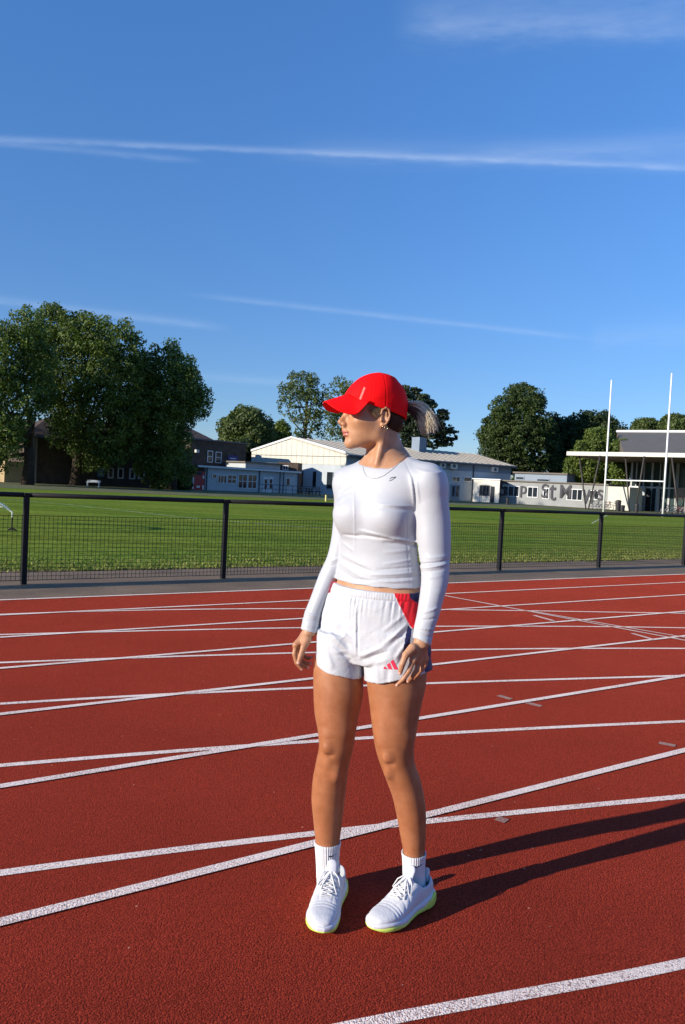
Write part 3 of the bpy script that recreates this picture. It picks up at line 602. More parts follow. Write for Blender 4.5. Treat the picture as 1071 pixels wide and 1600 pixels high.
for a, b in ((wk2.tz(30, 740)[0], wk2.L - 1.5),):
    o = wk2.A + wk2.d*a + wk2.n*.6 + up*ztl; e = wk2.d*(b-a); bk_ = -wk2.n*9.2
    r0, r1 = o + bk_*.5 + wk2.d*4 + up*2.3, o + e + bk_*.5 - wk2.d*4 + up*2.3
    m.add([o, o+e, o+e+bk_, o+bk_, r0, r1], [(0,1,5,4), (1,2,5), (2,3,4,5), (3,0,4), (3,2,1,0)])
P(bk, 'roof', m, M_TILE)
m = MB(); o = at(268, 100) + up*(zat(300, 686, 100)); e = at(338, 104) - at(268, 100); e[2] = 0; bkv = np.array([-4, 9., 0]); hgt_ = zat(300, 664, 100) - o[2]
m.add([o, o+e, o+e+bkv, o+bkv, o + e*.30 + bkv*.5 + up*hgt_, o + e*.55 + bkv*.5 + up*hgt_], [(0,1,5,4), (1,2,5), (2,3,4,5), (3,0,4), (3,2,1,0)]); P(bk, 'upper_roof', m, M_TILE)
m = MB(); m.obox(np.array([o[0]+.3, o[1]+.3, 0]), e*.94, bkv*.9, up*(o[2]-.02)); P(bk, 'rear_wall', m, mat_simple('red_brick', (.10, .035, .028), .9, noise_scale=3, var=.2))
m = MB(); m.obox(at(334, 101) + up*(o[2]-.9), np.array([.8, 0, 0]), np.array([0, .8, 0]), up*1.0); P(bk, 'chimney', m, M_BROWN)
for (x0, x1, y0, y1) in ((168.5, 177.7, 731, 747.5), (183.8, 193.2, 731, 748), (202, 211.3, 732, 748.7), (216, 226, 733.5, 749), (175, 181, 698, 709), (185, 194, 698, 709.5), (206, 214, 700, 711), (244, 251, 735, 750)):
    window(wk2, bk, x0, y0, x1, y1, 1, 1, M_WFRAME, fw=.13)
m = MB(); wk2.rect(m, 152, 731.5, 162.5, 745, .08, .06); ns = P(bk, 'notice_board', m, mat_simple('notice_blue', (.10, .22, .38), .5)); m = MB(); wk2.rect(m, 151, 730.5, 163.5, 732, .10, .04); P(bk, 'board_header', m, M_WFRAME, ns)
m = MB(); wk2.box(m, wk2.tz(7, 740)[0], t_a - .1, -.03, zat(25, 721, 71), .1, 5); P(bk, 'rendered_wall', m, M_TAN)
for px in (46.5, 51): t, _ = wk2.tz(px, 740); m = MB(); wk2.box(m, t, t + .22, 0, zat(px, 678, 71.5), .5, .3); P(bk, 'pillar', m, mat_simple('pillar_grey', (.22, .20, .18), .8))
# vending machine
vm_ = empty('vending_machine', at(310, 83.2)); tag(vm_, 'red drinks vending machine at the left end of the pale clubhouse', 'vending machine')
wv = Wall(at(300.5, 82.6), at(320, 83.6)); zt = zat(310, 736.5, 83); M_VRED = mat_simple('vending_red', (.33, .016, .024), .4); 
m = MB(); wv.box(m, 0, wv.L, .0, zt, 0, .9); P(vm_, 'cabinet', m, M_VRED)
m = MB(); wv.rect(m, 301.5, 743, 303.5, 764, .03, .03); wv.rect(m, 317, 743, 319.3, 748, .03, .03); wv.rect(m, 317, 758, 319.3, 765, .03, .03); tag(P(vm_, 'white_lettering', m, M_WFRAME), kind='stuff')
m = MB(); wv.rect(m, 305, 737.5, 315.5, 742, .03, .03); P(vm_, 'display_panel', m, M_DARKDOOR); m = MB(); wv.rect(m, 308, 759, 313, 762, .04, .04); P(vm_, 'slot', m, M_WFRAME)
# a lit flood lamp on the brick wall end
fl = MB(); wk.rect(fl, 301.5, 702.5, 306, 707, .5, .4); P(bk, 'wall_lamp', fl, M_WHITEWALL)
# white bench / wheelie bins under the oaks
bn = empty('bench', at(147, 71), .1); tag(bn, 'small white bench on the grass in the shade of the oaks', 'bench')
MB().box((-.6, -.2, .40), (.6, .2, .45)).build('seat', M_PALEWALL, bn)
for s in (-1, 1): MB().box((s*.5 - .04, -.2, 0), (s*.5 + .04, .2, .398)).build('leg', M_PALEWALL, bn)
MB().box((-.6, .2, .46), (.6, .24, .62)).build('backrest', M_PALEWALL, bn)

# ---- rugby goal
M_POST = mat_simple('white_post_paint', (.78, .79, .80), .4)
gl, gr = at(944.5, 71.5), at(1037.2, 66.0); goal = empty('rugby_goal', gr); tag(goal, 'tall white rugby goal posts with a crossbar on the pitch', 'goal')
hh = zat(1047, 583, 66)
for a in (gl, gr): m = MB().tube([a, a + up*4.5, a + up*hh], [.085, .08, .065], 12); P(goal, 'post', m, M_POST, smooth=True)
m = MB().tube([gl + up*2.98, gr + up*2.98], .06, 10); P(goal, 'crossbar', m, M_POST, smooth=True)
# corner marker
cm = at(510.7, 60.5); cf = empty('corner_post', cm); tag(cf, 'short yellow marker post on the pitch beside the woman\'s shoulder', 'marker post'); m = MB().tube([cm, cm + up*.50], .06, 8); P(cf, 'pole', m, mat_simple('yellow', (.75, .66, .22), .5))
# bins and bollards before the pavilion
M_BIN = mat_simple('black_plastic', (.02, .02, .022), .5)
for k, (px, Y, h, w_) in enumerate(((794, 88, .8, .32), (967, 83, 1.2, .6), (996, 80, .95, .4), (974, 81, .7, .5))):
    c = at(px, Y); o = empty('litter_bin', c); tag(o, ['small black bin on the grass before the entrance box', 'taller black bin in front of the cream container', 'black bin before the glass doors of the pavilion', 'low black bin between the container and the glass doors'][k], 'bin', 'bins in front of the buildings')
    m = MB().tube([(0, 0, 0), (0, 0, h*.82)], [w_*.42, w_*.5], 12); m.build('body', M_BIN, o); MB().tube([(0, 0, h*.825), (0, 0, h*.93), (0, 0, h)], [w_*.54, w_*.52, w_*.2], 12).build('lid', M_BIN, o)
# bicycles parked by the pavilion
def bicycle(c, rz, label, col):
    b = empty('bicycle', c, rz); tag(b, label, 'bicycle', 'bicycles parked by the pavilion'); mt = mat_simple('frame_paint', col, .4)
    for x in (-.52, .52):
        pts = [(x + .33*math.cos(a), 0, .34 + .33*math.sin(a)) for a in np.linspace(0, 2*math.pi, 17)]; wh = MB().tube(pts, .022, 5, False).build('wheel', M_BIN, b)
        m = MB(); [m.tube([(x, 0, .34), (x + .32*math.cos(a), 0, .34 + .32*math.sin(a))], .006, 3) for a in np.linspace(0, 2*math.pi, 9)[:-1]]; m.build('spokes', M_DKGREY, wh)
    m = MB(); A_, B_, C_, D_ = (-.52, 0, .34), (-.18, 0, .85), (-.08, 0, .32), (.36, 0, .86)
    for p, q in ((A_, B_), (A_, C_), (B_, C_), (C_, D_), (B_, D_), (D_, (.52, 0, .34))): m.tube([p, q], .022, 6)
    m.build('frame', mt, b); MB().box((-.32, -.06, .90), (-.06, .06, .95)).build('saddle', M_BIN, b); MB().tube([(.30, -.28, 1.0), (.36, 0, .98), (.30, .28, 1.0)], .018, 6).build('handlebar', M_BIN, b)
    return b
spots = [(931, 86.5, .3, (.3, .3, .32), 'grey bicycle left of the rugby post, first in its row'), (939, 86, -.2, (.04, .05, .06), 'black bicycle left of the rugby post, second in its row'), (949, 85.5, .2, (.22, .04, .04), 'dark red bicycle just behind the left rugby post'), (957, 85, 0, (.05, .09, .14), 'dark blue bicycle before the cream container'),
         (1040, 76, .3, (.4, .4, .4), 'silver bicycle right beside the right rugby post'), (1048, 75.6, .1, (.05, .05, .06), 'black bicycle second from the right rugby post'), (1056, 75.2, -.2, (.10, .12, .14), 'slate bicycle third from the right rugby post'), (1064, 74.8, .25, (.28, .05, .04), 'red bicycle near the right picture edge'), (1071, 74.5, 0, (.3, .3, .3), 'grey bicycle cut off by the right picture edge')]
for px, Y, rz, col, lab in spots: bicycle(at(px, Y), rz, lab, col)
# sprinkler at the left throwing a jet of water
sp_c = G(18.5, 829.5); spr = empty('sprinkler', sp_c); tag(spr, 'pitch sprinkler on a thin stand throwing a jet of water to the left', 'sprinkler')
MB().tube([(0, 0, 0), (0, 0, .30)], .014, 8).build('riser', M_BLACK, spr)
MB().tube([(-.08, 0, .012), (-.03, 0, .05), (.03, .0, .05), (.10, 0, .012)], .022, 8).build('foot', M_BLACK, spr)
MB().tube([(0, 0, .30), (0, 0, .42)], .016, 8).tube([(.0, 0, .41), (-.06, 0, .45)], .015, 8).build('nozzle', mat_simple('pale_plastic', (.6, .62, .55), .4), spr)
def mat_water():
    m, nt, b = new_mat('water_spray'); b.inputs['Base Color'].default_value = (.85, .9, .92, 1); b.inputs['Roughness'].default_value = .3; b.inputs['Alpha'].default_value = .75; return m
jet = []
for i in range(16): t = i / 15; jet.append((-.06 - 6.0*t, 0, .45 + 4.2*t - 2.6*t*t))
j = MB().tube(jet, [.014 + .08*i/15 for i in range(16)], 8).build('water_jet', mat_water(), spr, True)
V = []; 
for i in range(2600):
    t = rg.uniform(.0, 1.0); c = np.array([-.06 - 6.0*t, 0, .45 + 4.2*t - 2.6*t*t]) + rg.normal(0, 1, 3)*(.02 + .32*t)*np.array([1, 1, 1]) - np.array([0, 0, abs(rg.normal(0, .5*t))]); r = rg.uniform(.004, .010)
    for k in range(3): a = rg.normal(0, 1, 3); V.append(c + a*r)
o = link('droplets', mesh_np('droplets', np.array(V), np.arange(len(V)).reshape(-1, 3)), mat_simple('droplet', (.8, .85, .86), .3), spr); tag(o, kind='stuff')
# ================================================================ trees
def mat_leaf(name, c1, c2, trans=.25):
    m, nt, b = new_mat(name); ge = N(nt, 'ShaderNodeNewGeometry'); tc = N(nt, 'ShaderNodeTexCoord'); nz = N(nt, 'ShaderNodeTexNoise'); nz.inputs['Scale'].default_value = .55; nz.inputs['Detail'].default_value = 3; L(nt, tc.outputs['Object'], nz.inputs[0])
    ad = N(nt, 'ShaderNodeMath', operation='MULTIPLY_ADD'); L(nt, ge.outputs['Random Per Island'], ad.inputs[0]); ad.inputs[1].default_value = .55; 
    mr = N(nt, 'ShaderNodeMapRange'); L(nt, nz.outputs[0], mr.inputs[0]); mr.inputs[1].default_value = .35; mr.inputs[2].default_value = .65; mr.inputs[3].default_value = -.05; mr.inputs[4].default_value = .5; L(nt, mr.outputs[0], ad.inputs[2])
    mx = N(nt, 'ShaderNodeMix', data_type='RGBA'); L(nt, ad.outputs[0], mx.inputs[0]); mx.clamp_factor = True; mx.inputs[6].default_value = (*c1, 1); mx.inputs[7].default_value = (*c2, 1); L(nt, mx.outputs[2], b.inputs['Base Color'])
    b.inputs['Roughness'].default_value = .55; b.inputs['Specular IOR Level'].default_value = .3
    tr = N(nt, 'ShaderNodeBsdfTranslucent'); vm = N(nt, 'ShaderNodeVectorMath', operation='MULTIPLY'); L(nt, mx.outputs[2], vm.inputs[0]); vm.inputs[1].default_value = (1.3, 1.5, .7); L(nt, vm.outputs[0], tr.inputs[0])
    ms = N(nt, 'ShaderNodeMixShader'); ms.inputs[0].default_value = trans; L(nt, b.outputs[0], ms.inputs[1]); L(nt, tr.outputs[0], ms.inputs[2]); L(nt, ms.outputs[0], nt.nodes['Material Output'].inputs[0]); return m
M_OAK = mat_leaf('oak_leaves', (.024, .044, .009), (.145, .205, .040)); M_DEEP = mat_leaf('deep_green_leaves', (.018, .034, .009), (.082, .122, .030)); M_MAPLE = mat_leaf('green_leaves', (.035, .062, .016), (.14, .18, .055))
M_LIGHT = mat_leaf('light_leaves', (.060, .095, .018), (.17, .22, .045), .3); M_DARKL = mat_leaf('dark_leaves', (.018, .032, .010), (.050, .080, .022)); M_CEDAR = mat_leaf('cedar_needles', (.016, .030, .014), (.045, .066, .028), .1)
M_BARK = mat_simple('bark', (.055, .042, .032), .9, .2, noise_scale=3, var=.35, bump=.8, bump_scale=12, bdist=.05)
def tree(label, poly, Y, D, nl, lr, leaf, per, mat, seed, trunk=None, group=None, jag=.5, flat=1.0, hole=0.0, name='tree', limbs=True, tufts=2.6):
    """poly: crown outline in photo px at depth Y; D: half depth of the crown; nl lobes of radius lr (range, m); leaf size, leaves per m2 of lobe"""
    r_ = np.random.RandomState(seed); poly = np.array(poly, float); xs, ys = poly[:, 0], poly[:, 1]; x0, x1, y0, y1 = xs.min(), xs.max(), ys.min(), ys.max(); k = Y / F_PX
    cx = (x0 + x1) / 2; hw = (x1 - x0) / 2; lobes = []; tries = 0
    while len(lobes) < nl and tries < nl * 300:
        tries += 1; r = r_.uniform(*lr); px, py = r_.uniform(x0, x1), r_.uniform(y0, y1); rp = r / k
        an = np.linspace(0, 2*math.pi, 9)[:-1]
        ok = in_poly(px + rp*.72*np.cos(an), py + rp*.72*flat*np.sin(an), poly)
        if not ok.all(): continue
        v = (py - y0) / (y1 - y0); e = math.sqrt(max(0, 1 - ((px - cx)/hw)**2)) * math.sqrt(max(.1, 1 - (2*v - 1)**2 * .8))
        r = r; dy = r_.uniform(-1, 1) * max(0, D*e - r*.6)
        if r_.rand() < .55: dy = -max(0, D*e - r*.6) * r_.uniform(.75, 1)      # more lobes on the side we see
        c = W(px, py, Y); s = (Y + dy) / Y; c = np.array([c[0] , Y + dy, c[2]]) if False else np.array([c[0]*s, Y + dy, 1.4 + (c[2]-1.4)*s]); lobes.append((c, r))
    big = len(lobes); tries = 0; nt_ = int(nl * tufts)
    while len(lobes) < big + nt_ and tries < nt_ * 60:      # small outer tufts roughen the outline
        tries += 1; r = r_.uniform(lr[0]*.32, lr[0]*.80); px, py = r_.uniform(x0 - 4, x1 + 4), r_.uniform(y0 - 4, y1 + 4)
        rp = r / k * .35; an = np.linspace(0, 2*math.pi, 7)[:-1]
        if not in_poly(px + rp*np.cos(an), py + rp*np.sin(an), poly).all(): continue
        v = np.clip((py - y0) / (y1 - y0), 0, 1); e = math.sqrt(max(0.02, 1 - ((px - cx)/hw)**2)) * math.sqrt(max(.1, 1 - (2*v - 1)**2 * .8))
        dy = -max(0, D*e) * r_.uniform(.7, 1.08) if r_.rand() < .75 else r_.uniform(-1, 1) * D * e
        c = W(px, py, Y); s = (Y + dy) / Y; lobes.append((np.array([c[0]*s, Y + dy, 1.4 + (c[2]-1.4)*s]), r))
    base = at((trunk[0] if trunk else cx), Y); root = empty(name, base); tag(root, label, 'tree', group)
    Vs_, n_tot = [], 0
    for c, r in lobes:
        n = int(per * 4 * math.pi * r * r); d = r_.normal(0, 1, (n, 3)); d /= np.linalg.norm(d, axis=1, keepdims=True)
        kb = np.sin(d @ r_.normal(0, 3.2, 3) + r_.uniform(0, 6)) * .5 + np.sin(d @ r_.normal(0, 5.5, 3)) * .35
        rr = r * (1 - np.abs(r_.normal(0, .16, n)) + .16 * kb * jag * 2); rr[r_.rand(n) < .06] *= 1.22
        keep = r_.rand(n) > hole * (kb < -.2); d, rr = d[keep], rr[keep]; n = len(d)
        p = c + d * rr[:, None] * np.array([1, 1, flat]); nn_ = d + r_.normal(0, .75, (n, 3)); nn_ /= np.linalg.norm(nn_, axis=1, keepdims=True)
        u = np.cross(nn_, r_.normal(0, 1, (n, 3))); u /= np.linalg.norm(u, axis=1, keepdims=True); w = np.cross(nn_, u); s1 = leaf * r_.uniform(.55, 1.25, n)[:, None]; s2 = s1 * r_.uniform(.45, .8, n)[:, None]
        Vs_.append(np.stack([p - u*s1*.5, p - w*s2*.5 + nn_*s1*.08, p + u*s1*.5, p + w*s2*.5 + nn_*s1*.08], 1).reshape(-1, 3)); n_tot += n
    V = np.concatenate(Vs_) - base; link('crown', mesh_np('crown', V, np.arange(len(V)).reshape(-1, 4)), mat, root)
    if trunk:
        tpx, rad, topy = trunk; tb = at(tpx, Y); zt = zat(tpx, topy, Y); m = MB(); pts = [np.array([0, 0, -.1]), np.array([rad*.2, 0, zt*.3]), np.array([-rad*.2, .1, zt*.6]), np.array([0, 0, zt])]
        m.tube(pts, [rad*1.35, rad, rad*.85, rad*.5], 12); m.build('trunk', M_BARK, root, True)
        if limbs:
            sel = r_.choice(big, min(16, big), False); m = MB()
            for i in sel:
                c, r = lobes[i]; q = c - base; s0 = np.array([0, 0, zt * r_.uniform(.45, .95)]); s0[2] = min(s0[2], q[2] - .3) if q[2] > 1 else s0[2]; mid = (s0 + q) / 2 + np.array([0, 0, -.12*np.linalg.norm(q - s0)]) + r_.normal(0, .2, 3)
                m.tube([s0, mid, q], [rad*.42, rad*.26, rad*.08], 6)
            m.build('limbs', M_BARK, root, True)
    return root
def ell(cx, cy, rx, ry, n=24, j=.07, seed=0):
    r_ = np.random.RandomState(seed); return [(cx + rx*math.cos(a)*(1 + r_.uniform(-j, j)), cy + ry*math.sin(a)*(1 + r_.uniform(-j, j))) for a in np.linspace(0, 2*math.pi, n+1)[:-1]]
GO = 'oaks at the left of the pitch'
tree('broad dark oak at the left picture edge, its low branches reaching the rail', [(-120, 560), (-90, 510), (-30, 508), (0, 508), (18, 490), (40, 476), (56, 478), (72, 500), (88, 550), (90, 610), (62, 650), (40, 668), (44, 700), (28, 728), (0, 735), (-40, 730), (-110, 700), (-130, 620)], 66, 6.0, 62, (.9, 1.6), .25, 24, M_OAK, 1, (44, .42, 640), GO, .8, hole=.8, tufts=6)
tree('tallest oak, standing in the middle of the dark oak group', [(40, 520), (58, 488), (76, 472), (92, 480), (110, 492), (135, 486), (160, 491), (180, 499), (197, 492), (215, 510), (232, 538), (246, 590), (240, 660), (222, 722), (196, 726), (156, 738), (128, 726), (104, 704), (80, 700), (70, 668), (60, 620), (42, 580)], 74, 6.5, 80, (.9, 1.8), .26, 25, M_OAK, 2, (120, .5, 640), GO, .8, hole=.8, tufts=6)
tree('right-hand oak of the dark group, its crown leaning over the brick block', [(205, 560), (228, 544), (250, 536), (263, 526), (285, 542), (303, 558), (306, 578), (318, 600), (336, 634), (328, 652), (304, 652), (300, 672), (306, 752), (270, 762), (235, 758), (212, 740), (195, 690), (195, 620)], 76, 5.5, 75, (.8, 1.6), .25, 25, M_OAK, 3, (268, .45, 680), GO, .8, hole=.6, tufts=6)
tree('round mid-green tree behind the flat clubhouse roof', [(340, 690), (342, 665), (358, 645), (380, 633), (402, 642), (420, 655), (430, 675), (432, 715), (400, 722), (350, 720), (338, 705)], 118, 5, 75, (.9, 1.7), .42, 16, M_MAPLE, 4, (385, .4, 690))
tree('small yellow-green tree peeping over the left slope of the cream gable', [(424, 692), (428, 664), (440, 655), (452, 664), (457, 690), (440, 698)], 126, 2.2, 22, (.6, 1.1), .40, 16, M_LIGHT, 5, (440, .2, 690))
GA = 'airy trees behind the hall'
tree('tall airy tree with open branches behind the cream gable', [(433, 640), (437, 605), (447, 588), (463, 576), (480, 583), (498, 586), (508, 600), (512, 640), (511, 690), (480, 694), (455, 692), (460, 660), (445, 652)], 132, 4, 34, (.6, 1.2), .36, 15, M_MAPLE, 6, (474, .35, 610), GA, .9, hole=.8, tufts=6)
tree('airy tree half hidden by the red cap', [(506, 640), (508, 604), (520, 588), (538, 588), (556, 600), (572, 640), (570, 694), (510, 694)], 130, 4, 34, (.6, 1.2), .36, 15, M_MAPLE, 7, (535, .35, 620), GA, .9, hole=.8, tufts=6)
# cedar with drooping layered sprays
tree('dark layered cedar rising behind the ponytail', [(600, 615), (628, 603), (645, 600), (662, 612), (676, 622), (690, 640), (702, 642), (700, 655), (714, 668), (716, 684), (708, 698), (640, 704), (590, 700), (580, 650)], 122, 4.5, 130, (.55, 1.15), .42, 20, M_CEDAR, 8, (645, .4, 620), None, .9, .5, .3, 'cedar_tree')
tree('tall full-crowned green tree right of the hall', [(746, 690), (748, 668), (760, 650), (764, 632), (778, 618), (796, 604), (818, 597), (838, 604), (850, 618), (853, 640), (866, 655), (878, 680), (880, 738), (800, 744), (768, 728), (750, 712)], 116, 6, 150, (.8, 1.7), .30, 22, M_DEEP, 9, (812, .5, 680), None, .9, .62, hole=.7, tufts=3.5)
tree('near-black tree between the full green tree and the pavilion', [(850, 648), (865, 640), (880, 652), (900, 646), (925, 643), (948, 645), (965, 660), (985, 672), (992, 700), (985, 752), (860, 752), (855, 700)], 122, 6, 130, (.9, 1.8), .40, 16, M_DARKL, 10, (900, .5, 700), None, .8, hole=.6, tufts=3.5)
tree('light green shrubby tree seen below the canopy edge', [(862, 752), (880, 735), (884, 715), (903, 690), (925, 670), (948, 668), (962, 690), (968, 720), (966, 758), (900, 760)], 104, 3.5, 80, (.6, 1.2), .34, 20, M_LIGHT, 11, (925, .25, 730), None, .7)
tree('thin dark tree between the goal and the pavilion roof', [(955, 690), (970, 680), (985, 690), (992, 700), (985, 762), (955, 765)], 101, 2.5, 45, (.5, 1.0), .34, 20, M_OAK, 12, (970, .2, 740))
GF = 'far trees above the pavilion roof'
tree('far round tree left of the right goal post', [(986, 680), (990, 662), (1003, 655), (1022, 656), (1034, 666), (1036, 684)], 150, 5, 45, (.9, 1.7), .5, 12, M_MAPLE, 13, (1010, .3, 680), GF)
tree('far round tree behind the right goal post', [(1028, 684), (1030, 660), (1045, 648), (1064, 650), (1090, 656), (1100, 684)], 146, 5, 60, (.9, 1.7), .5, 12, M_MAPLE, 14, (1060, .3, 680), GF)
tree('dark tree filling the gap between brick block and clubhouse roof', [(358, 724), (362, 690), (392, 688), (410, 704), (412, 728)], 110, 3, 40, (.7, 1.2), .4, 16, M_DARKL, 15, (385, .25, 715))
tree('low dark leaf mass added for the shade at the foot of the right-hand oak, beside the vending machine', [(238, 772), (240, 752), (256, 744), (276, 746), (292, 740), (300, 752), (299, 772)], 79, 1.8, 34, (.45, .9), .22, 26, M_DARKL, 16, None, None, .7, name='shade_foliage')  # leaf mass added to fill the shadow zone under the oaks
# distant belt of trees closing the horizon all round
V = []; r_ = np.random.RandomState(40)
n = 52000; a = r_.uniform(-1.25, 1.25, n); rad_ = 235 + r_.normal(0, 7, n); hmax = 4.6 + 1.2*np.sin(a*31) + .9*np.sin(a*57+1) ; z = r_.uniform(0, 1, n) * hmax
c = np.stack([np.sin(a)*rad_, np.cos(a)*rad_, z], 1); u = r_.normal(0, .55, (n, 3)); w = r_.normal(0, .45, (n, 3))
V = np.stack([c-u, c-w, c+u, c+w], 1).reshape(-1, 3)
tag(link('distant_trees', mesh_np('distant_trees', V, np.arange(len(V)).reshape(-1, 4)), M_DARKL), 'belt of far woodland beyond the buildings', 'woodland', kind='stuff')
# ================================================================ the woman (signed-distance modelling, polygonised with surface nets)
def smin(a, b, k):
    if k <= 0: return np.minimum(a, b)
    h = np.clip(.5 + .5 * (b - a) / k, 0, 1); return b + (a - b) * h - k * h * (1 - h)
def smax(a, b, k): return -smin(-a, -b, k)
class Grid:
    def __init__(s, lo, hi, h):
        s.lo = np.array(lo, float); s.h = h; s.n = np.ceil((np.array(hi) - s.lo) / h).astype(int) + 1
        s.F = np.full(s.n, .05, np.float32); s.ax = [(s.lo[i] + h * np.arange(s.n[i])).astype(np.float32) for i in range(3)]
    def box(s, lo, hi):
        a = np.clip(np.floor((np.array(lo) - s.lo) / s.h).astype(int), 0, s.n); b = np.clip(np.ceil((np.array(hi) - s.lo) / s.h).astype(int) + 1, 0, s.n)
        return tuple(slice(int(i), int(j)) for i, j in zip(a, b))
    def co(s, sl): return s.ax[0][sl[0]][:, None, None], s.ax[1][sl[1]][None, :, None], s.ax[2][sl[2]][None, None, :]
    def put(s, prim, k=.0, op='add'):
        fn, lo, hi = prim; m = k + .012
        sl = s.box(np.array(lo) - m, np.array(hi) + m)
        if min(q.stop - q.start for q in sl) <= 0: return
        d = fn(*s.co(sl)).astype(np.float32)
        if op == 'add': s.F[sl] = smin(s.F[sl], d, k)
        else: s.F[sl] = smax(s.F[sl], -d, k)
def p_cone(A, B, r1, r2, flat=None):
    A = np.asarray(A, float); B = np.asarray(B, float)
    if flat is not None: nv = np.asarray(flat[0], float); nv = nv / np.linalg.norm(nv); sf = flat[1]
    def fn(x, y, z):
        px, py, pz = x - A[0], y - A[1], z - A[2]; bx, by, bz = B - A
        if flat is not None:
            q = (px * nv[0] + py * nv[1] + pz * nv[2]) * (sf - 1); px = px + q * nv[0]; py = py + q * nv[1]; pz = pz + q * nv[2]
            q = (bx * nv[0] + by * nv[1] + bz * nv[2]) * (sf - 1); bx, by, bz = bx + q * nv[0], by + q * nv[1], bz + q * nv[2]
        l2 = bx*bx + by*by + bz*bz + 1e-12
        t = np.clip((px*bx + py*by + pz*bz) / l2, 0, 1)
        return np.sqrt((px - t*bx)**2 + (py - t*by)**2 + (pz - t*bz)**2) - (r1 + (r2 - r1) * t)
    rm = max(r1, r2)
    return fn, np.minimum(A, B) - rm, np.maximum(A, B) + rm
def p_ell(C, rad, axes=None):
    C = np.asarray(C, float); rad = np.asarray(rad, float); A = np.eye(3) if axes is None else np.asarray(axes, float)
    def fn(x, y, z):
        dx, dy, dz = x - C[0], y - C[1], z - C[2]; k1 = 0; k2 = 0
        for i in range(3):
            q = dx * A[i][0] + dy * A[i][1] + dz * A[i][2]; k1 = k1 + (q / rad[i])**2; k2 = k2 + (q / rad[i]**2)**2
        k1 = np.sqrt(k1); return k1 * (k1 - 1) / (np.sqrt(k2) + 1e-9)
    e = np.abs(A.T) @ rad
    return fn, C - e, C + e
def cub(t, tk, v):                       # smooth monotone-ish interpolation through rows
    tk = np.asarray(tk, float); v = np.asarray(v, float)
    s = np.gradient(v, tk) if len(tk) > 2 else np.full(len(tk), (v[-1] - v[0]) / (tk[-1] - tk[0]))
    i = np.clip(np.searchsorted(tk, t) - 1, 0, len(tk) - 2); h = tk[i+1] - tk[i]; u = np.clip((t - tk[i]) / h, 0, 1)
    return (2*u**3 - 3*u**2 + 1) * v[i] + (u**3 - 2*u**2 + u) * h * s[i] + (-2*u**3 + 3*u**2) * v[i+1] + (u**3 - u**2) * h * s[i+1]
def loft_rows(rows, ang=0.0, inset=0.0):
    """rows: (py, x left, x right, depth, half depth) read from the photograph -> z, cx, cy, a, b sorted by z"""
    out = []
    for r in rows:
        py, xl, xr, Y, b = r[:5]; a_ = r[5] if len(r) > 5 else ang
        L_, R_ = W(xl, py, Y), W(xr, py, Y); c = (L_ + R_) / 2; w = (R_[0] - L_[0]) / 2 - inset; b = b - inset
        cs, sn = math.cos(a_), math.sin(a_)
        a = math.sqrt(max(w*w - b*b*sn*sn, 1e-4)) / abs(cs)
        out.append((c[2], c[0], c[1], a, b, a_))
    out.sort(); return np.array(out)
def p_loft(T, n=2.0):
    zk = T[:, 0]; e = max(T[:, 3].max(), T[:, 4].max())
    def fn(x, y, z):
        zz = z.ravel(); P = [cub(zz, zk, T[:, i])[None, None, :].astype(np.float32) for i in range(1, 6)]
        cx, cy, a, b, an = P; cs, sn = np.cos(an), np.sin(an)
        dx, dy = x - cx, y - cy
        q = dx * cs - dy * sn; p = dx * sn + dy * cs     # q along her width, p along depth
        if n == 2.0:
            k1 = np.sqrt((q/a)**2 + (p/b)**2); k2 = np.sqrt((q/a**2)**2 + (p/b**2)**2); d = k1 * (k1 - 1) / (k2 + 1e-9)
        else:
            rho = (np.abs(q/a)**n + np.abs(p/b)**n)**(1/n); d = (rho - 1) * np.minimum(a, b)
        return np.maximum(d, np.maximum(zk[0] - z, z - zk[-1]))
    return fn, np.array([(T[:, 1]).min() - e, T[:, 2].min() - e, zk[0]]), np.array([T[:, 1].max() + e, T[:, 2].max() + e, zk[-1]])
def trilin(F, P):
    i = np.clip(np.floor(P).astype(int), 0, np.array(F.shape) - 2); f = (P - i).astype(np.float32); r = 0
    for dx in (0, 1):
        for dy in (0, 1):
            for dz in (0, 1):
                w = (f[:, 0] if dx else 1 - f[:, 0]) * (f[:, 1] if dy else 1 - f[:, 1]) * (f[:, 2] if dz else 1 - f[:, 2])
                r = r + w * F[i[:, 0]+dx, i[:, 1]+dy, i[:, 2]+dz]
    return r
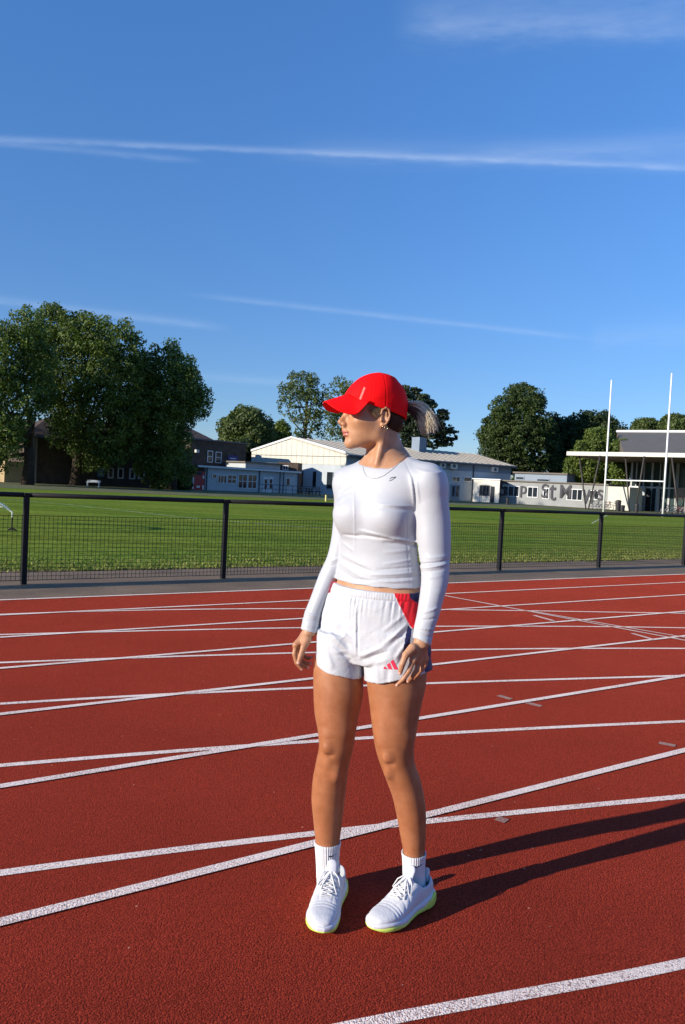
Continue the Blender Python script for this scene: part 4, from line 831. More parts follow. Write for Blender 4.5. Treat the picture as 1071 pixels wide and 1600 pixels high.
def surface_nets(g, F=None, relax=1):
    F = g.F if F is None else F; S = F < 0
    nx, ny, nz = F.shape
    cnt = np.zeros((nx-1, ny-1, nz-1), np.int8)
    for dx in (0, 1):
        for dy in (0, 1):
            for dz in (0, 1): cnt += S[dx:nx-1+dx, dy:ny-1+dy, dz:nz-1+dz]
    act = (cnt > 0) & (cnt < 8); I, J, K = np.nonzero(act); n = len(I)
    idx = np.full(act.shape, -1, np.int32); idx[I, J, K] = np.arange(n)
    acc = np.zeros((n, 3)); num = np.zeros(n)
    for ax in range(3):
        o = [a for a in range(3) if a != ax]
        for p in (0, 1):
            for q in (0, 1):
                c = [0, 0, 0]; c[o[0]] = p; c[o[1]] = q; e = list(c); e[ax] = 1
                a = F[I+c[0], J+c[1], K+c[2]]; b = F[I+e[0], J+e[1], K+e[2]]
                m = (a < 0) != (b < 0); t = np.where(m, a / np.where(m, a - b, 1), 0)
                v = np.tile(np.array(c, float), (n, 1)); v[:, ax] += t
                acc[m] += v[m]; num[m] += 1
    V = acc / np.maximum(num, 1)[:, None] + np.stack([I, J, K], 1)
    quads = []
    for ax in range(3):
        o1, o2 = [(1, 2), (2, 0), (0, 1)][ax]
        sl0 = [slice(None)] * 3; sl1 = [slice(None)] * 3; sl0[ax] = slice(0, -1); sl1[ax] = slice(1, None)
        a = S[tuple(sl0)]; b = S[tuple(sl1)]; ch = a != b
        E = np.stack(np.nonzero(ch), 1); ok = (E[:, o1] > 0) & (E[:, o2] > 0) & (E[:, o1] < F.shape[o1]-1) & (E[:, o2] < F.shape[o2]-1); E = E[ok]
        fl = a[tuple(E.T)]
        def c(d1, d2):
            Q = E.copy(); Q[:, o1] -= d1; Q[:, o2] -= d2; return idx[Q[:, 0], Q[:, 1], Q[:, 2]]
        q = np.stack([c(1, 1), c(0, 1), c(0, 0), c(1, 0)], 1); q[~fl] = q[~fl][:, ::-1]; quads.append(q)
    Q = np.concatenate(quads); Q = Q[(Q >= 0).all(1)]
    for _ in range(relax):
        f = trilin(F, V); e = .5; Gd = np.stack([trilin(F, V + d) - trilin(F, V - d) for d in (np.array([e,0,0]), np.array([0,e,0]), np.array([0,0,e]))], 1)
        g2 = (Gd**2).sum(1) + 1e-12; st = np.clip(f / g2 , -1e3, 1e3)[:, None] * Gd
        ln = np.linalg.norm(st, axis=1, keepdims=True); st *= np.minimum(1, .35 / (ln + 1e-9)); V = V - st
    # light tangential smoothing
    for _ in range(2):
        acc = np.zeros_like(V); num = np.zeros(n)
        for a, b in ((0, 1), (1, 2), (2, 3), (3, 0)):
            for p in range(3): acc[:, p] += np.bincount(Q[:, a], V[Q[:, b], p], n) + np.bincount(Q[:, b], V[Q[:, a], p], n)
            num += np.bincount(Q[:, a], minlength=n) + np.bincount(Q[:, b], minlength=n)
        V = V * .5 + .5 * acc / np.maximum(num, 1)[:, None]
    return g.lo + V * g.h, Q
def sub_mesh(V, Q, mask):
    q = Q[mask]; u, inv = np.unique(q, return_inverse=True); return V[u], inv.reshape(q.shape)
GH = 0.0026
YB = 2.62                                             # depth of the body axis
TA = R(30)                                            # torso turned 30 degrees to the photo's left
t_f = np.array([-math.sin(TA), -math.cos(TA), 0]); t_l = np.array([math.cos(TA), -math.sin(TA), 0]); UP = np.array([0, 0, 1.0])

TORSO = [(716, 580, 628, 2.63, .050), (724, 566, 646, 2.625, .060), (734, 549, 668, 2.62, .074), (748, 538, 676, 2.62, .086), (772, 531, 668, 2.62, .094),
         (800, 528, 656, 2.62, .096), (825, 528.5, 651, 2.62, .093), (846, 532.5, 650, 2.62, .088), (864, 533, 651, 2.62, .086),
         (886, 530, 653.5, 2.62, .089), (905, 526, 656, 2.622, .094), (930, 519, 660, 2.625, .102), (965, 508, 664, 2.63, .110),
         (1000, 502, 667, 2.63, .112), (1025, 503, 667, 2.63, .105)]
LEG_R = [(995, 499, 578, 2.655, .095), (1040, 491, 569, 2.65, .092), (1087, 490, 567, 2.64, .086), (1117, 492, 561, 2.635, .080), (1145, 497, 556, 2.63, .070),
         (1168, 498.5, 552.5, 2.63, .062), (1189, 494.5, 547, 2.64, .058), (1222, 488.5, 542, 2.655, .058), (1250, 487, 539, 2.665, .056),
         (1280, 489.5, 535.5, 2.67, .048), (1318, 493.5, 530.5, 2.67, .040), (1345, 496, 528.5, 2.67, .037), (1370, 497, 528, 2.672, .038), (1388, 498, 529, 2.675, .040)]
LEG_L = [(995, 574, 664, 2.60, .098), (1040, 571, 668, 2.59, .096), (1075, 574, 664.5, 2.585, .090), (1098, 577, 659, 2.58, .084), (1140, 582, 651.5, 2.57, .073),
         (1171, 587, 647, 2.57, .064), (1189, 592, 648.5, 2.575, .060), (1215, 602, 657, 2.585, .059), (1245, 613, 663.6, 2.595, .057),
         (1273, 619.5, 666, 2.60, .050), (1308, 626, 665.5, 2.605, .042), (1334, 630.5, 663.6, 2.605, .038), (1360, 632, 662, 2.605, .037), (1388, 634, 665, 2.61, .040)]
ARM_L = [(742, 655, 690, 2.54, .050), (760, 650, 696.5, 2.54, .053), (786, 648.5, 700, 2.54, .053), (805, 649.5, 702, 2.54, .052), (844, 653, 703, 2.53, .047),
         (865, 656, 702.5, 2.525, .044), (878, 658, 701.5, 2.52, .044), (909, 660, 699, 2.505, .043), (935, 657, 692, 2.49, .040), (961, 653, 685, 2.475, .034),
         (985, 648, 677, 2.465, .030), (1010, 645, 672, 2.457, .029)]
ARM_R = [(744, 533, 558, 2.70, .046), (765, 526, 558, 2.70, .049), (805, 523, 556, 2.71, .047), (845, 519, 550, 2.715, .042),
         (870, 513, 543, 2.715, .040), (899, 500, 530, 2.705, .039), (935, 486.5, 511, 2.69, .036), (961, 476.5, 501, 2.675, .031), (992, 470, 494.5, 2.66, .028)]

blo, bhi = np.array([-.19, 2.36, -.005]), np.array([.40, 2.86, 1.80])
GB = Grid(blo, bhi, GH)
# --- torso and arms first: the shirt is drawn over this field
torsoT = loft_rows(TORSO, TA, .006)
GB.put(p_loft(torsoT), .02)
chest_c = W(589, 806, YB)
for sgn in (1, -1):
    c = chest_c + t_l * sgn * .066 + t_f * .052; GB.put(p_ell(c, (.058, .050, .056), np.array([t_l, t_f, UP])), .035)
# shoulder girdle, collar bones, shoulder blades
sl_, sr_ = W(668, 752, 2.545), W(545, 754, 2.695)
neck_b = W(604, 722, 2.635)
GB.put(p_cone(sl_ + UP*.004, neck_b + t_l*.03 + UP*-.004, .040, .036), .03)
GB.put(p_cone(sr_ + UP*.002, neck_b - t_l*.03 - UP*.004, .036, .034), .03)
GB.put(p_ell(sl_ + np.array([.006, 0, -.012]), (.054, .052, .060)), .03)
GB.put(p_ell(sr_ + np.array([-.002, 0, -.008]), (.044, .048, .052)), .03)
GB.put(p_loft(loft_rows(ARM_L, 0, .003)), .016)
GB.put(p_loft(loft_rows(ARM_R, 0, .003)), .012)
# neck
NECK = [(668, 577, 622, 2.635, .056), (684, 576, 624, 2.632, .055), (703, 574, 626, 2.63, .054), (716, 570, 634, 2.63, .056), (728, 562, 648, 2.63, .058)]
T_SH = GB.F.copy()                                    # field the shirt uses (no neck)
GB.put(p_loft(loft_rows(NECK, R(30), 0.0)), .028)
# sternomastoid from behind the near ear to the pit of the neck, trapezius, collar bones
pit = W(586, 727, 2.565)
GB.put(p_cone(W(601, 674, 2.575), pit + np.array([.006, .004, .004]), .012, .008), .018)
GB.put(p_cone(W(614, 690, 2.66), W(634, 722, 2.63), .018, .022), .03)
# --- legs
GB.put(p_loft(loft_rows(LEG_R)), .022)
GB.put(p_loft(loft_rows(LEG_L)), .022)
GB.put(p_ell(W(540, 1000, 2.70), (.085, .075, .085)), .03)
GB.put(p_ell(W(625, 1000, 2.66), (.085, .075, .085)), .03)
# knee caps, tibial heads, shins, calves
for (kx, ky, Yk, sx, ax_, ay_, fw) in ((513, 1167, 2.575, -1, 507, 1365, -.22), (607, 1181, 2.518, 1, 640, 1365, -.35)):
    GB.put(p_ell(W(kx, ky, Yk + .0035), (.020, .016, .023)), .013)
    GB.put(p_ell(W(kx + 1, ky + 15, Yk - .006), (.013, .006, .005)), .009, 'sub'); GB.put(p_ell(W(kx + 3, ky - 13, Yk - .008), (.014, .006, .004)), .009, 'sub')
    GB.put(p_ell(W(kx + 2, ky - 20, Yk + .010), (.024, .016, .022)), .022)
    GB.put(p_ell(W(kx + 1, ky + 24, Yk + .020), (.012, .011, .018)), .018)
    GB.put(p_cone(W(kx + 2, ky + 28, Yk + .032), W(ax_ + 2, 1300, Yk + .076), .014, .010), .016)
GB.put(p_ell(W(526, 1205, 2.60), (.016, .020, .030)), .02)
GB.put(p_ell(W(632, 1210, 2.56), (.018, .020, .032)), .02)
# vastus bulges above each knee
GB.put(p_ell(W(535, 1138, 2.59), (.022, .018, .036)), .025)
GB.put(p_ell(W(600, 1148, 2.535), (.018, .018, .034)), .025)
GB.put(p_ell(W(634, 1150, 2.535), (.018, .018, .034)), .025)
# --- hands
def hand(wr, fingers, thumb, rad, palm_flat, palm_r):
    pts = np.array([wr] + [p for f in fingers + [thumb] for p in f]); lo = pts.min(0) - .03; hi = pts.max(0) + .03
    sl = GB.box(lo, hi); g = Grid.__new__(Grid); g.lo = np.array([GB.ax[i][sl[i].start] for i in range(3)], float); g.h = GB.h
    g.n = np.array([q.stop - q.start for q in sl]); g.F = np.full(g.n, .05, np.float32); g.ax = [GB.ax[i][sl[i]] for i in range(3)]
    mc = [f[0] for f in fingers]
    for m, rr in zip(mc, (.0125, .0125, .0115, .0105)):
        g.put(p_cone(wr * .8 + m * .2, m, palm_r[0], rr), .008)
    g.put(p_cone(wr + (wr - np.mean(mc, 0)) * .30, wr * .75 + np.mean(mc, 0) * .25, palm_r[1] - .005, palm_r[0]), .012)
    g.put(p_cone(thumb[0], thumb[1], .0155, .0115), .012)
    g.put(p_cone(thumb[1], thumb[2], .0108, .0092), .003); g.put(p_cone(thumb[2], thumb[3], .0094, .0072), .002)
    for f, (r0, r1, r2, r3) in zip(fingers, rad):
        g2 = Grid.__new__(Grid); g2.lo, g2.h, g2.n, g2.ax = g.lo, g.h, g.n, g.ax; g2.F = np.full(g.n, .05, np.float32)
        g2.put(p_cone(f[0], f[1], r0, r1), .0); g2.put(p_cone(f[1], f[2], r1 * 1.02, r2), .0015); g2.put(p_cone(f[2], f[3], r2, r3), .0015)
        g.F = smin(g.F, g2.F, .0022)
    for m in mc:
        g.put(p_ell(m + (m - np.mean(mc, 0)) * .0, (.0118, .0118, .0118)), .004)
    GB.F[sl] = smin(GB.F[sl], g.F, .004)
FR = [(.0092, .0082, .0072, .0058), (.0094, .0084, .0074, .0060), (.0090, .0080, .0070, .0057), (.0080, .0070, .0062, .0050)]
hR = [[W(463, 1008, 2.640), W(460.5, 1022, 2.632), W(463.5, 1035.5, 2.630), W(471.5, 1045.5, 2.632)],
      [W(464, 1012, 2.660), W(464.5, 1030, 2.652), W(472.5, 1040, 2.650), W(481.5, 1043, 2.652)],
      [W(467, 1013, 2.679), W(469, 1029, 2.674), W(477.5, 1036.5, 2.672), W(486, 1037, 2.674)],
      [W(471, 1011, 2.696), W(474, 1024, 2.694), W(481, 1029, 2.693), W(487.5, 1027, 2.693)]]
tR = [W(480, 1000, 2.630), W(475, 1011, 2.615), W(470.5, 1024, 2.606), W(466.5, 1035.5, 2.602)]
hand(W(482, 990, 2.658), hR, tR, FR, None, (.017, .021))
hL = [[W(646, 1031, 2.434), W(639.5, 1048, 2.424), W(630.5, 1061.5, 2.424), W(620.5, 1070.5, 2.430)],
      [W(654, 1034, 2.452), W(651.5, 1047, 2.446), W(644, 1057.5, 2.452), W(638, 1064.5, 2.462)],
      [W(660.5, 1033, 2.474), W(659, 1045, 2.472), W(652.5, 1054, 2.480), W(647, 1060, 2.490)],
      [W(665, 1029, 2.496), W(664.5, 1039, 2.498), W(660, 1047, 2.505), W(655.5, 1052.5, 2.512)]]
tL = [W(645, 1013, 2.432), W(634.5, 1023.5, 2.420), W(629, 1038, 2.416), W(625.5, 1051.5, 2.420)]
hand(W(657, 1004, 2.457), hL, tL, FR, None, (.018, .023))
# --- head
HO = W(587, 655, 2.625); HY = R(18); HP = R(-1.0)
h_f = np.array([-math.cos(HY), -math.sin(HY), 0]); h_l = np.array([math.sin(HY), -math.cos(HY), 0])
h_f = h_f * math.cos(HP) + UP * math.sin(HP); h_u = np.cross(h_f, h_l)
# tilt with the photo's own lean so that the face line reads upright
HA = np.array([h_f, h_l, h_u])
def HW(u, v, w): return HO + h_f * u + h_l * v + h_u * w
def he(u, v, w, ru, rv, rw, k=.012, op='add', g=None): (g or GB).put(p_ell(HW(u, v, w), (ru, rv, rw), HA), k, op)
def hc(a, b, r1, r2, k=.01, op='add', g=None): (g or GB).put(p_cone(HW(*a), HW(*b), r1, r2), k, op)
he(.000, 0, .042, .095, .073, .086, .01)
he(.050, 0, .030, .052, .060, .060, .03)                # forehead
he(.052, 0, -.026, .050, .056, .058, .03)               # mid face
he(.050, 0, -.060, .046, .044, .032, .025)              # mouth and jaw volume
for s in (1, -1):
    hc((.080, s*.012, -.083), (.012, s*.050, -.056), .0150, .0140, .018)
    hc((.012, s*.050, -.056), (.004, s*.058, -.010), .0140, .0140, .02)
    he(.060, s*.046, -.012, .030, .020, .020, .02)
    he(.086, s*.029, .024, .016, .022, .008, .012)      # brow
    he(.102, s*.031, .006, .014, .015, .011, .012, 'sub')
    he(.0805, s*.031, .005, .0135, .0165, .0120, .004)
    he(.1120, s*.0105, -.0240, .0085, .0065, .0065, .005)  # wings of the nose
he(.087, 0, -.083, .0150, .0190, .0150, .014)
hc((.098, 0, .020), (.1195, 0, -.012), .0080, .0078, .010)
he(.1225, 0, -.0165, .0085, .0085, .0080, .006)
hc((.106, 0, -.022), (.103, 0, -.040), .012, .012, .010)
he(.1020, 0, -.0470, .0118, .0230, .0060, .005)         # upper lip
he(.0995, 0, -.0575, .0115, .0205, .0070, .004)         # lower lip
he(.1120, 0, -.0522, .0075, .0260, .0011, .002, 'sub')
he(.1060, 0, -.0695, .0065, .0160, .0050, .008, 'sub')
for s in (1, -1): he(.1150, s*.0065, -.0275, .005, .0032, .0035, .002, 'sub')
# ears
for s in (1, -1): he(.030, s*.040, -.030, .034, .026, .034, .02)
def ear(s):
    P = [(.010, .012), (.006, .026), (-.004, .0325), (-.0145, .026), (-.0185, .010), (-.015, -.006), (-.008, -.018), (.000, -.0260)]
    for i in range(len(P) - 1):
        b = lambda q: .0830 if q[0] < -.002 else .0795
        hc((P[i][0], s*b(P[i]), P[i][1]), (P[i+1][0], s*b(P[i+1]), P[i+1][1]), .0034, .0034, .0022)
    he(.0035, s*.0770, -.0235, .0062, .0042, .0080, .004)  # lobe
    he(-.003, s*.0740, .003, .0150, .0055, .0250, .003)
    hc((.009, s*.0765, -.002), (.009, s*.0790, -.010), .0042, .0040, .004)   # tragus
    hc((-.008, s*.0795, .018), (-.010, s*.0800, -.006), .0028, .0028, .003)
    he(-.001, s*.0830, .000, .0060, .0070, .0085, .002, 'sub')
ear(1); ear(-1)
V_, Q_ = surface_nets(GB)
fc = V_[Q_].mean(1)
# material regions on the one skin: 0 skin, 1 lips, 2 nails
rel = fc - HO; fu, fv, fw = rel @ h_f, rel @ h_l, rel @ h_u
mi = np.zeros(len(Q_), int)
mi[(fu > .094) & (np.abs(fv) < .0225 * (1 - np.clip((np.abs(fw + .0522) / .0125), 0, 1)**2)) & (fw > -.0635) & (fw < -.0425)] = 1
for f_, rr in [(f, FR[i]) for h_ in (hR, hL) for i, f in enumerate(h_)] + [(tR, (0, 0, 0, .0072)), (tL, (0, 0, 0, .0072))]:
    d3 = np.linalg.norm(fc - (f_[3] + (f_[3] - f_[2]) / np.linalg.norm(f_[3] - f_[2]) * .001), axis=1)
    mi[(d3 < rr[3] * 1.12) & (fc[:, 1] < f_[3][1] - rr[3] * .35)] = 2

def mat_skin():
    m, nt, b = new_mat('skin')
    tc = N(nt, 'ShaderNodeTexCoord'); nz = N(nt, 'ShaderNodeTexNoise'); nz.inputs['Scale'].default_value = 22; nz.inputs['Detail'].default_value = 9; nz.inputs['Roughness'].default_value = .65
    L(nt, tc.outputs['Object'], nz.inputs[0]); cr = N(nt, 'ShaderNodeValToRGB'); L(nt, nz.outputs[0], cr.inputs[0])
    cr.color_ramp.elements[0].position = .3; cr.color_ramp.elements[0].color = (.29, .102, .040, 1)
    cr.color_ramp.elements[1].position = .7; cr.color_ramp.elements[1].color = (.385, .155, .071, 1)
    # face and hands lighter than the tanned legs; face colour partly imitates sunlight
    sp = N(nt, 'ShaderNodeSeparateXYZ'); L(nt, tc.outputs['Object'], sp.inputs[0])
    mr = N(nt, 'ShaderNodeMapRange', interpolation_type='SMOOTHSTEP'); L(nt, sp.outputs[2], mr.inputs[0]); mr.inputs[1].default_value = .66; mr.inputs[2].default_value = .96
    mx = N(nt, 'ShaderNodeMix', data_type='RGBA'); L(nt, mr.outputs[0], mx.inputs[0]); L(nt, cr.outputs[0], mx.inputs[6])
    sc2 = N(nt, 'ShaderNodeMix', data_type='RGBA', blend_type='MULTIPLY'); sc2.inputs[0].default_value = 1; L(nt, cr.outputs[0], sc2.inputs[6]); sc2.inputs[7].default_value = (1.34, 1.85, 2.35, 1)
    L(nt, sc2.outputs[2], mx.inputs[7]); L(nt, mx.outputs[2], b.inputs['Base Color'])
    b.inputs['Roughness'].default_value = .46; b.inputs['Specular IOR Level'].default_value = .38
    b.inputs['Subsurface Weight'].default_value = .15; b.inputs['Subsurface Radius'].default_value = (.9, .35, .18); b.inputs['Subsurface Scale'].default_value = .008
    nb = N(nt, 'ShaderNodeTexNoise'); nb.inputs['Scale'].default_value = 420; nb.inputs['Detail'].default_value = 3; L(nt, tc.outputs['Object'], nb.inputs[0])
    bp = N(nt, 'ShaderNodeBump'); bp.inputs['Strength'].default_value = .18; bp.inputs['Distance'].default_value = .001; L(nt, nb.outputs[0], bp.inputs['Height']); L(nt, bp.outputs[0], b.inputs['Normal'])
    return m
M_SKIN = mat_skin()
M_LIPS = mat_simple('lips', (.42, .145, .12), .4, .4, noise_scale=200, var=.08)
M_NAIL = mat_simple('nail', (.66, .40, .33), .25, .5)
person = empty('person', (0, 0, 0))
tag(person, 'woman in red cap, white long-sleeved top and white shorts standing on the track looking left', 'person')
P0 = np.array([.115, 2.62, 0.0]); person.location = Vector(P0)
def pm(name, V, Q, mat, parent=None, smooth=True, mi=None):
    me = mesh_np(name, V - P0, Q, smooth, mi); return link(name, me, mat, person if parent is None else parent)
body = pm('body', V_, Q_, [M_SKIN, M_LIPS, M_NAIL], None, True, mi)

# --- shirt: the torso field swollen by the cloth, with folds, cut at hem, cuffs and neckline
M_WHITE = None
def mat_cloth(name, col, rough=.55, weave=900, wr=.25, wrinkle=.0, wscale=18, sheen=.1):
    m, nt, b = new_mat(name); b.inputs['Base Color'].default_value = (*col, 1); b.inputs['Roughness'].default_value = rough; b.inputs['Specular IOR Level'].default_value = .35
    b.inputs['Sheen Weight'].default_value = sheen; b.inputs['Sheen Roughness'].default_value = .4
    tc = N(nt, 'ShaderNodeTexCoord')
    nb = N(nt, 'ShaderNodeTexNoise'); nb.inputs['Scale'].default_value = weave; nb.inputs['Detail'].default_value = 2; L(nt, tc.outputs['Object'], nb.inputs[0])
    bp = N(nt, 'ShaderNodeBump'); bp.inputs['Strength'].default_value = wr; bp.inputs['Distance'].default_value = .0008; L(nt, nb.outputs[0], bp.inputs['Height'])
    if wrinkle:
        n2 = N(nt, 'ShaderNodeTexNoise'); n2.inputs['Scale'].default_value = wscale; n2.inputs['Detail'].default_value = 4; n2.inputs['Distortion'].default_value = .6; L(nt, tc.outputs['Object'], n2.inputs[0])
        b2 = N(nt, 'ShaderNodeBump'); b2.inputs['Strength'].default_value = wrinkle; b2.inputs['Distance'].default_value = .012; L(nt, n2.outputs[0], b2.inputs['Height']); L(nt, bp.outputs[0], b2.inputs['Normal'])
        L(nt, b2.outputs[0], b.inputs['Normal'])
    else: L(nt, bp.outputs[0], b.inputs['Normal'])
    return m
M_SHIRT = mat_cloth('shirt_cloth', (.445, .468, .505), .5, 1100, .2, .10, 18)
M_SHORTS = mat_cloth('shorts_cloth', (.49, .51, .545), .6, 1400, .15, .30, 30)
M_RED = mat_cloth('red_panel', (.72, .010, .022), .55, 1400, .2, .15, 30)
M_NAVY = mat_cloth('navy_panel', (.010, .014, .075), .55, 1400, .2, .15, 30)
M_CAP = mat_cloth('cap_cloth', (.88, .004, .006), .7, 1300, .25, .10, 26, .0); M_CAP.node_tree.nodes['Principled BSDF'].inputs['Specular IOR Level'].default_value = .12

def folds(F, sl, ax, items, yfront=True):
    """ridges and creases laid along lines: (x0,y0,x1,y1 photo px, depth, width mm, height mm, side)"""
    x, y, z = ax[0][sl[0]][:, None], None, ax[2][sl[2]][None, :]
    D = np.zeros((len(ax[0][sl[0]]), len(ax[2][sl[2]])), np.float32)
    for (x0, y0, x1, y1, Y, w, amp) in items:
        A, B = W(x0, y0, Y)[[0, 2]], W(x1, y1, Y)[[0, 2]]; b = B - A; l2 = b @ b
        t = ((x - A[0]) * b[0] + (z - A[1]) * b[1]) / l2; tc = np.clip(t, 0, 1)
        bow = .0
        d2 = (x - A[0] - tc*b[0])**2 + (z - A[1] - tc*b[1])**2
        taper = np.clip(np.sin(np.pi * np.clip(t * .9 + .05, 0, 1)), 0, 1)**.6
        D += (1.9 * amp * 1e-3 * np.exp(-d2 / (w * 1e-3)**2) * taper).astype(np.float32)
    return D
fold_items = [  # bust underline, waist bunching, hem bunching, arm creases
    (536, 836, 566, 838, 2.55, 4, -2.2), (562, 829, 604, 838, 2.53, 4, 2.0), (560, 836, 612, 842, 2.53, 4, -3.2), (598, 838, 650, 846, 2.55, 4.5, 2.8), (600, 846, 652, 853, 2.55, 5, -3.0),
    (592, 787, 644, 791, 2.55, 3.5, 1.8), (590, 793, 646, 797, 2.55, 5, -1.4), (530, 772, 552, 762, 2.56, 5, 1.5), (528, 790, 548, 776, 2.56, 5, -1.2),
    (640, 740, 648, 790, 2.52, 4, 1.6), (646, 745, 650, 800, 2.52, 3.5, -2.2), (650, 752, 655, 785, 2.50, 4, 1.6), (533, 748, 531, 790, 2.6, 4, -1.6),
    (532, 868, 570, 884, 2.55, 4, 1.6), (534, 876, 580, 892, 2.55, 4, -1.6), (532, 884, 566, 902, 2.55, 4, 2.2), (530, 893, 560, 908, 2.55, 4, -1.8),
    (600, 880, 652, 872, 2.55, 4, 1.5), (590, 889, 652, 884, 2.55, 3.5, -1.8), (580, 897, 652, 893, 2.55, 4, 2.2), (590, 903, 654, 900, 2.55, 3, -2.0), (575, 908, 650, 905, 2.55, 3.5, 1.8),
    (536, 850, 552, 862, 2.55, 4, 1.4), (600, 862, 648, 858, 2.55, 5, 1.2), (545, 905, 600, 909, 2.53, 3, -1.2),
    (655, 883, 702, 876, 2.48, 3.2, -2.8), (658, 888, 702, 881, 2.48, 3.5, 2.6), (660, 895, 694, 889, 2.48, 3.5, -1.8), (664, 872, 700, 869, 2.48, 4, 1.2), (662, 903, 690, 899, 2.48, 4, 1.0),
    (660, 958, 686, 950, 2.44, 3.5, 1.8), (654, 970, 684, 966, 2.44, 3.0, -1.8), (652, 980, 680, 984, 2.44, 3.2, 2.0), (650, 990, 676, 996, 2.44, 3, -1.6),
    (504, 888, 528, 880, 2.68, 3, -1.8), (508, 880, 530, 872, 2.68, 3.5, 1.8), (476, 958, 500, 966, 2.64, 3, 2.2), (474, 966, 498, 972, 2.64, 3, -2.2), (473, 975, 497, 980, 2.64, 3, 1.4),
    (553, 745, 556, 905, 2.53, 1.8, .9), (634, 722, 645, 752, 2.55, 2.2, -1.0), (645, 752, 649, 796, 2.55, 2.2, -1.0), (566, 728, 545, 760, 2.55, 2.2, -.7), (632, 800, 640, 912, 2.56, 2.0, -.9), (551, 845, 549, 905, 2.53, 3, -.5)]
hA, hB, hC_ = W(526, 904, 2.66), W(571, 915, 2.545), W(650, 914, 2.60)
def plane(A, B, C):
    n = np.cross(B - A, C - A); n /= np.linalg.norm(n)
    if n[2] < 0: n = -n
    return n, n @ A
hn, hd = plane(hA, hB, hC_)
def cuffcut(x, y, z):
    cl = plane(W(646, 997, 2.458), W(672, 1009, 2.458), W(655, 999, 2.42)); cr = plane(W(470, 983, 2.66), W(494, 990, 2.66), W(480, 986.5, 2.62))
    right = x < .12
    a = cl[1] - (x*cl[0][0] + y*cl[0][1] + z*cl[0][2]); b = cr[1] - (x*cr[0][0] + y*cr[0][1] + z*cr[0][2])
    return np.where(right, b, a)
zlo = W(660, 1015, 2.46)[2]; zhi = 1.62
slAll = GB.box((blo[0], 2.36, zlo), (bhi[0], 2.86, zhi))
GS = Grid.__new__(Grid); GS.h = GH; GS.lo = np.array([GB.ax[i][slAll[i].start] for i in range(3)], float); GS.ax = [GB.ax[i][slAll[i]] for i in range(3)]
Dall = np.maximum(folds(None, slAll, GB.ax, fold_items), -.0048)
xx, yy, zz = GS.ax[0][:, None, None], GS.ax[1][None, :, None], GS.ax[2][None, None, :]
fr = np.clip((2.72 - yy) / .06, 0, 1)
al_ = p_loft(loft_rows(ARM_L, 0, .003))[0](xx, yy, zz).astype(np.float32); ar_ = p_loft(loft_rows(ARM_R, 0, .003))[0](xx, yy, zz).astype(np.float32)
armd = np.minimum(al_, ar_)
base = T_SH[slAll] - .0065
hem = hd - (xx * hn[0] + yy * hn[1] + zz * hn[2]) + .0012 * np.sin(xx * 95)
cuff = cuffcut(xx, yy, zz)
arms_f = np.maximum(armd - .0060 + .0011 * np.exp(-((cuff + .021) / .0020)**2), cuff)
tors_f = np.maximum(base + .0011 * np.exp(-((hem + .016) / .0020)**2), hem)
FS = np.minimum(tors_f, arms_f) - Dall[:, None, :] * fr
FS = np.maximum(FS, np.maximum(np.where(armd < .012, cuff, -1), -1))
# neckline: a wide scoop through the photograph's collar points
nA, nB, nC = W(563, 727, 2.60), W(592, 729.5, 2.562), W(642, 714, 2.63)
nn, nd = plane(nA, nB, nC)
ncen = W(604, 720, 2.635)
rad = np.sqrt(((xx - ncen[0]) * math.cos(TA) - (yy - ncen[1]) * math.sin(TA))**2 / .089**2 + ((xx - ncen[0]) * math.sin(TA) + (yy - ncen[1]) * math.cos(TA))**2 / .096**2)
cut_n = np.maximum((rad - 1) * .07, (nd - .004) - (xx * nn[0] + yy * nn[1] + zz * nn[2]))
FS = np.maximum(FS, -cut_n)
GS.F = FS.astype(np.float32); GS.n = np.array(FS.shape)
Vs, Qs = surface_nets(GS)
shirt = pm('shirt', Vs, Qs, M_SHIRT)
shirt['label'] = 'white fitted long-sleeved cropped top'

# --- shorts
SHO = [(898, 531, 652, 2.62, .097), (912, 523, 655, 2.622, .101), (926, 517, 657, 2.625, .106), (945, 508, 661, 2.63, .115), (967, 501, 666, 2.635, .120),
       (995, 496, 669, 2.635, .122), (1012, 494.5, 670, 2.635, .122), (1030, 500, 666, 2.635, .110)]
SLR = [(985, 497, 575, 2.655, .108), (1010, 494.5, 573, 2.655, .110), (1030, 493, 571.5, 2.655, .110), (1062, 490.5, 570, 2.655, .110), (1085, 489, 570, 2.655, .110)]
SLL = [(985, 568, 668, 2.60, .112), (1010, 568, 671, 2.595, .114), (1035, 568.5, 675, 2.59, .114), (1070, 568.5, 679, 2.59, .114), (1095, 568, 681, 2.59, .114)]
GK = Grid((-.16, 2.38, W(590, 1095, 2.5)[2]), (.36, 2.82, W(590, 900, 2.62)[2]), GH)
GK.put(p_loft(loft_rows(SHO, TA, 0)), .02); 
fR = p_loft(loft_rows(SLR)); fL = p_loft(loft_rows(SLL))
GK.put(fR, .010); F0 = GK.F.copy(); GK.F[:] = .05; GK.put(fL, .010)
x, y, z = GK.ax[0][:, None, None], GK.ax[1][None, :, None], GK.ax[2][None, None, :]
FL_ = GK.F.copy(); crotch_z = W(563, 1030, 2.54)[2]
kz = np.clip((z - crotch_z) / .03, 0, 1) * .016 + .0005
h_ = np.clip(.5 + .5 * (FL_ - F0) / kz, 0, 1); F = FL_ + (F0 - FL_) * h_ - kz * h_ * (1 - h_)
qw = (x - .11) * math.cos(TA) - (y - YB) * math.sin(TA)          # across her width
zb = W(585, 936, 2.52)[2]; zt = W(585, 916, 2.52)[2]
band = np.clip((z - (zb - .003)) / .006, 0, 1)
nzv = np.sin(qw * 2 * math.pi / .0090) * (.75 + .25 * np.sin(qw * 61)) 
F = F - band * (.0012 * nzv + .0010)
